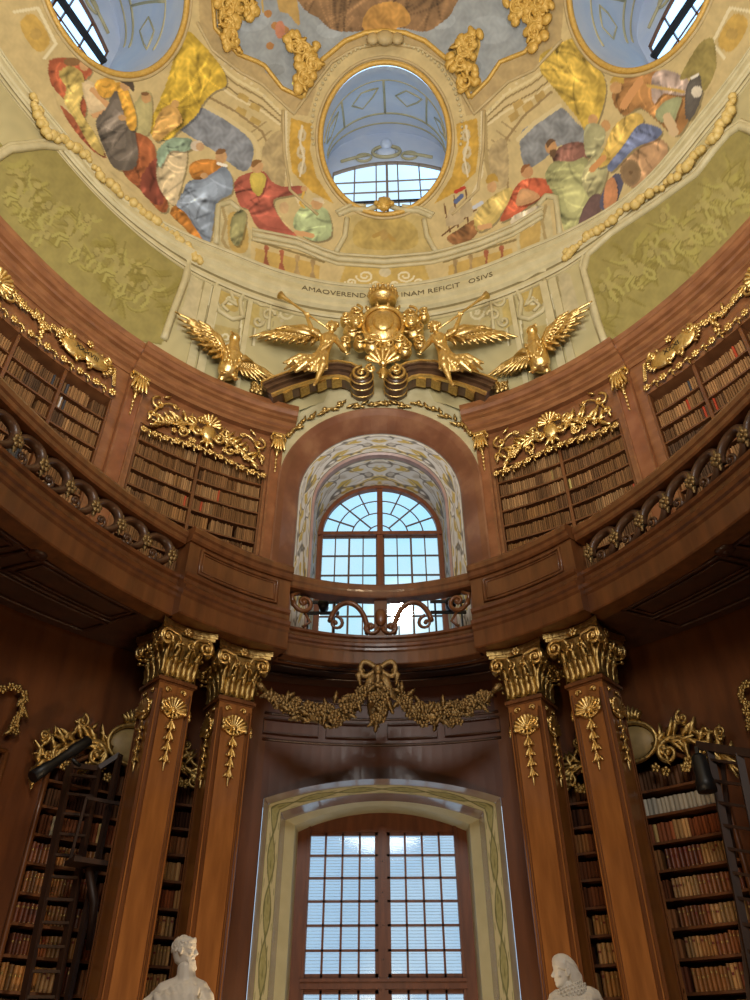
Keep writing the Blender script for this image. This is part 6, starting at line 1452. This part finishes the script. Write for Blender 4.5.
def right_spec(t, p):
    mb = MB(); mb.limb(p(573, 1040), p(572, 1012), .2, .17, 14); mb.limb(p(560, 1004), p(590, 1002), .1, .11, 14); mb.limb(p(592, 1004), p(602, 1042), .1, .09); mb.limb(p(557, 1008), p(550, 1044), .09, .08); mb.limb(p(570, 996), p(567, 980), .075, .06)
    for k in range(8): mb.limb(p(556+5*k, 1000, -.17), p(560+4*k, 1030, -.24), .028, .034, 6)
    mb.ball(p(587, 1000, -.05), (.1, .1, .05), 10, 6); mb.ball(p(572, 999, -.02), (.13, .1, .05), 10, 6); remesh(obj('torso', mb, M['statue'], t), .01, 1)
    mb = MB(); c = p(565, 974)
    head(mb, c, -1, [(-.095, .07, .0, .025), (-.085, .084, -.02, .038), (-.07, .088, -.05, .05), (-.05, .086, -.075, .06), (-.035, .086, -.082, .064), (-.01, .086, -.09, .07), (.012, .084, -.094, .073), (.03, .09, -.096, .074), (.05, .09, -.096, .074), (.075, .084, -.092, .07), (.095, .066, -.078, .058), (.112, .02, -.03, .02)])
    face(mb, c, -1, .088); remesh(obj('head', mb, M['statue'], t), .0052, 1)
    mb = MB(); head(mb, c, -1, [(-.09, -.02, -.125, .06), (-.05, -.005, -.125, .078), (0, .012, -.118, .085), (.04, .05, -.11, .086), (.06, .085, -.102, .084), (.085, .094, -.088, .076), (.11, .088, -.066, .064), (.13, .07, -.04, .048), (.142, .04, -.01, .026)])
    for k in range(26):
        a = -1.5+3*k/25; P_ = [(.09*math.cos(a), .08*math.sin(a), .062-.03*abs(a)), (.082*math.cos(a)*.9, .082*math.sin(a), .1-.025*abs(a)), (.03-.02*abs(a), .075*math.sin(a), .137-.03*abs(a)), (-.06, .082*math.sin(a), .085-.02*abs(a)), (-.115, .07*math.sin(a), -.02), (-.12, .06*math.sin(a), -.085)]
        mb.tube([c+Vector((-q[0], q[1], q[2])) for q in P_], [.007, .009, .009, .009, .009, .006], 5)
    remesh(obj('hair', mb, M['statue'], t), .006, 1)
    mb = MB(); n = 30
    for ring_, (r, z) in enumerate(((.118, -.095), (.138, -.12), (.148, -.148), (.135, -.172))):
        for k in range(n):
            a = 2*PI*(k+.5*ring_)/n; q = c+Vector((.012+r*math.cos(a), r*.9*math.sin(a), z+.04*math.cos(a))); mb.tube([q+Vector((-.0125*math.cos(b)*math.sin(a), .0125*math.cos(b)*math.cos(a), .016*math.sin(b))) for b in np.linspace(0, 2*PI, 8, endpoint=False)], .0058, 5, True)
    mb.lathe([(.085, .04), (.11, .02), (.132, -.02), (.128, -.05), (.09, -.06)], c+Vector((.012, 0, -.125)), 28, Matrix.Rotation(-.28, 3, 'Y')); obj('ruff', mb, M['statue'], t)
statue('white marble statue of a bearded man in profile, before the left columns', 180, left_spec)
statue('white marble statue with tall hair and pleated ruff, before the right columns', 573, right_spec)

# ================================================================== LADDERS AND LAMPS BEFORE THE LOWER BOOKCASES
def ladder(name, lab, a0, a1, b0, b1, w, n, m, z=None):
    t = thing(name, lab, 'ladder')
    for i, (p0, p1) in enumerate(((a0, a1), (b0, b1))):
        mb = MB(); mb.bar(p0, p1, w, w*1.3); obj('stringer', mb, m, t)
    for k in range(n):
        u = (k+.5)/n; mb = MB(); mb.bar(Vector(a0).lerp(Vector(a1), u), Vector(b0).lerp(Vector(b1), u), w*1.15, w*.5); obj('rung', mb, m, t)
    return t
E1 = lambda px, py, d: (lambda h: F.P(h[0], d, h[1]))(F.hit(px, py, d))
def down(p, q):                    # continue a stringer to the floor
    p, q = Vector(p), Vector(q); k = (0.0-q.z)/(p.z-q.z); return tuple(q+(p-q)*k)
t1, t2 = E1(68, 765, .3), E1(96, 768, .3); f1, f2 = F.P(F.hit(34, 1000, .55)[0]-.12, .62, 0), F.P(F.hit(70, 1000, .55)[0]-.2, .56, 0)
t = ladder('library_ladder', 'dark library ladder with a landing, leaning before the left lower bookcase', f1, t1, f2, t2, .075, 19, M['ladder'])
qa_ = F.hit(108, 772)[0]; a = F.P(qa_, .42, 6.0); mb = MB(); mb.bar(F.P(qa_-.05, .45, 0), a, .07, .09); obj('prop', mb, M['ladder'], t)
mb = MB(); mb.bar(t2, a, .07, .08); mb.bar(t1, t2, .07, .08); obj('head_bar', mb, M['ladder'], t)
mb = MB(); c = Vector(E1(90, 864, .7)); R_ = F.mat(F.hit(90, 864)[0], 0, 0).to_3x3(); mb.box(tuple(c), (.8, .42, .07), R_); obj('landing', mb, M['ladder'], t)
mb = MB(); mb.tube([tuple(c+R_ @ Vector((-.1, 0, -.05))), tuple(c+R_ @ Vector((.1, 0, -.5))), tuple(c+R_ @ Vector((.16, 0, -1.1)))], [.06, .07, .05], 8); obj('bracket', mb, M['ladder'], t)
mb = MB()
for u in (-.36, .36): mb.bar(tuple(c+R_ @ Vector((u, .12, 0))), tuple(c+R_ @ Vector((u*.9, .12, .95))), .04, .04)
mb.bar(tuple(c+R_ @ Vector((-.33, .12, .95))), tuple(c+R_ @ Vector((.33, .12, .95))), .04, .05); obj('hand_rail', mb, M['ladder'], t)
t = thing('spotlight', 'long black spotlight clamped at the top of the dark ladder before the left bookcase', 'lamp')
p0, p1 = Vector(E1(82, 738, 1.0)), Vector(E1(34, 768, 1.1)); ax = (p1-p0).normalized(); q = ax.to_track_quat('Z', 'Y').to_matrix(); mb = MB(); mb.lathe([(.04, 0), (.085, .03), (.09, .35), (.07, .4), (.07, .75), (.085, .8), (.095, 1.1), (.08, 1.1)], p0, 16, q); obj('lamp_body', mb, M['black'], t)
mb = MB(); m_ = p0.lerp(p1, .35); mb.tube([tuple(m_+Vector((0, 0, -.14))), tuple(m_+Vector((.1, .1, -.2))), tuple(Vector(t1)+Vector((.14, -.2, -.02)))], .03, 6); obj('yoke', mb, M['black'], t)
ladder('ladder', 'slim brown ladder standing upright against the right lower bookcase', F.P(F.hit(637, 782)[0]+.12, .42, 0), E1(637, 782, .16), F.P(F.hit(637, 782)[0]+.12, .24, 0), E1(636, 782, .08), .07, 18, M['orange'])
t1, t2 = E1(716, 748, .8), E1(746, 752, .85)
t = ladder('library_ladder', 'black ladder tower with a lamp at the right edge before the lower bookcase', down(E1(768, 1000, .95), t1), t1, down(E1(800, 1000, 1.0), t2), t2, .08, 18, M['ladder'])
mb = MB(); mb.bar(down(E1(752, 960, .7), E1(728, 760, .7)), E1(728, 760, .7), .06, .06); obj('prop', mb, M['ladder'], t)
mb = MB(); mb.bar(E1(704, 744, .8), E1(760, 752, .85), .12, .12); obj('head_bar', mb, M['ladder'], t)
t = thing('spotlight', 'black spotlight hanging head down from the ladder tower before the right bookcase', 'lamp')
p0 = Vector(E1(707, 752, 1.14)); mb = MB(); mb.lathe([(.07, 0), (.11, -.05), (.12, -.36), (.14, -.4), (.14, -.55), (.1, -.55)], p0, 16); obj('lamp_body', mb, M['black'], t); mb = MB(); mb.bar(tuple(p0), tuple(p0+Vector((.02, 0.03, .12))), .05, .05); obj('clamp', mb, M['black'], t)
SKYS = 1.0; EXPO = 0.0
WARM = (1, .78, .5); NEUT = (1, .96, .9); HOT = (1, .72, .42)
LIGHTS = [('dome_fill', (0, 1.5, 9.6), (0, 3.5, 30), 5.0, 2100, NEUT), ('hall_daylight', (0, -5.5, 12.5), (0, 10, 15), 5.0, 950, NEUT),  # first: added unseen fill, floating mid-hall to brighten the dome
          ('floor_lamp_light_a', (1.0, 7.6, .5), (-3.7, 12, 3.2), .5, 160, HOT), ('floor_lamp_light_b', (-1.0, 7.6, .5), (4.8, 12.5, 2.6), .5, 60, WARM), ('lower_fill', (0, -3.0, 4.2), (0, 12, 3.5), 2.0, 60, WARM)]  # last: added unseen warm fill from behind the viewer
# ================================================================== CAMERA, LIGHT, SKY
cam = bpy.data.cameras.new('camera'); co = bpy.data.objects.new('camera', cam); COL.objects.link(co)
cam.sensor_fit = 'VERTICAL'; cam.sensor_height = 36; cam.lens = FPX/1000*36; cam.clip_end = 500; cam.clip_start = .05
co.matrix_world = Matrix(((CR[0], CU[0], -CF[0], EYE[0]), (CR[1], CU[1], -CF[1], EYE[1]), (CR[2], CU[2], -CF[2], EYE[2]), (0, 0, 0, 1)))
SC.camera = co
wd = bpy.data.worlds.new('sky'); SC.world = wd; wd.use_nodes = True; nt = wd.node_tree; N = nt.nodes; L = nt.links
tc = N.new('ShaderNodeTexCoord'); sx = N.new('ShaderNodeSeparateXYZ'); L.new(tc.outputs['Generated'], sx.inputs[0])
rp = N.new('ShaderNodeValToRGB'); L.new(sx.outputs['Z'], rp.inputs[0]); e = rp.color_ramp.elements
e[0].position = 0; e[0].color = (.50, .66, .84, 1); e[1].position = .98; e[1].color = (1.5, 2.6, 4.2, 1)
k = e.new(.24); k.color = (.46, .66, .90, 1); k = e.new(.45); k.color = (.5, .95, 1.12, 1); k = e.new(.72); k.color = (.6, 1.05, 1.5, 1)
nz = N.new('ShaderNodeTexNoise'); nz.inputs['Scale'].default_value = 3.2; nz.inputs['Detail'].default_value = 5; L.new(tc.outputs['Generated'], nz.inputs[0])
cr = N.new('ShaderNodeValToRGB'); cr.color_ramp.elements[0].position = .46; cr.color_ramp.elements[1].position = .66; L.new(nz.outputs['Fac'], cr.inputs[0])
mx = N.new('ShaderNodeMix'); mx.data_type = 'RGBA'; L.new(cr.outputs[0], mx.inputs[0]); L.new(rp.outputs[0], mx.inputs[6]); mx.inputs[7].default_value = (.86, .97, 1.05, 1)
sun = ray(401, 612); sun = sun/np.linalg.norm(sun)
dp = N.new('ShaderNodeVectorMath'); dp.operation = 'DOT_PRODUCT'; L.new(tc.outputs['Generated'], dp.inputs[0]); dp.inputs[1].default_value = tuple(sun)
def mapr(a, b, c, d, curve=None):
    m = N.new('ShaderNodeMapRange'); m.inputs[1].default_value = a; m.inputs[2].default_value = b; m.inputs[3].default_value = c; m.inputs[4].default_value = d; L.new(dp.outputs['Value'], m.inputs[0])
    p = N.new('ShaderNodeMath'); p.operation = 'POWER'; L.new(m.outputs[0], p.inputs[0]); p.inputs[1].default_value = 3; return p
disc = mapr(math.cos(math.radians(1.1)), math.cos(math.radians(.35)), 0, 9); halo = mapr(math.cos(math.radians(3.6)), 1, 0, 1.0)
ad = N.new('ShaderNodeMath'); L.new(disc.outputs[0], ad.inputs[0]); L.new(halo.outputs[0], ad.inputs[1])
bg = N.new('ShaderNodeBackground'); L.new(mx.outputs[2], bg.inputs[0]); bg.inputs[1].default_value = SKYS
b2 = N.new('ShaderNodeBackground'); b2.inputs[0].default_value = (1, .97, .9, 1); L.new(ad.outputs[0], b2.inputs[1])
sh = N.new('ShaderNodeAddShader'); L.new(bg.outputs[0], sh.inputs[0]); L.new(b2.outputs[0], sh.inputs[1]); L.new(sh.outputs[0], N['World Output'].inputs[0])
def area(name, loc, target, size, power, col, sy=None):
    l = bpy.data.lights.new(name, 'AREA'); l.energy = power; l.color = col; l.shape = 'RECTANGLE' if sy else 'DISK'; l.size = size
    if sy: l.size_y = sy
    o = bpy.data.objects.new(name, l); COL.objects.link(o); o.location = loc; o.rotation_euler = (Vector(target)-Vector(loc)).to_track_quat('-Z', 'Y').to_euler(); return o
for nm, loc, tg, s, p, c in LIGHTS: area(nm, loc, tg, s, p, c)
SC.view_settings.view_transform = 'Standard'; SC.view_settings.look = 'None'; SC.view_settings.gamma = 1; SC.view_settings.exposure = EXPO; SC.view_settings.use_curve_mapping = False
SC.cycles.use_denoising = True; SC.cycles.max_bounces = 8; SC.cycles.diffuse_bounces = 4; SC.cycles.glossy_bounces = 3; SC.cycles.transparent_max_bounces = 12; SC.cycles.caustics_reflective = False; SC.cycles.caustics_refractive = False
SC.cycles.sample_clamp_indirect = 4
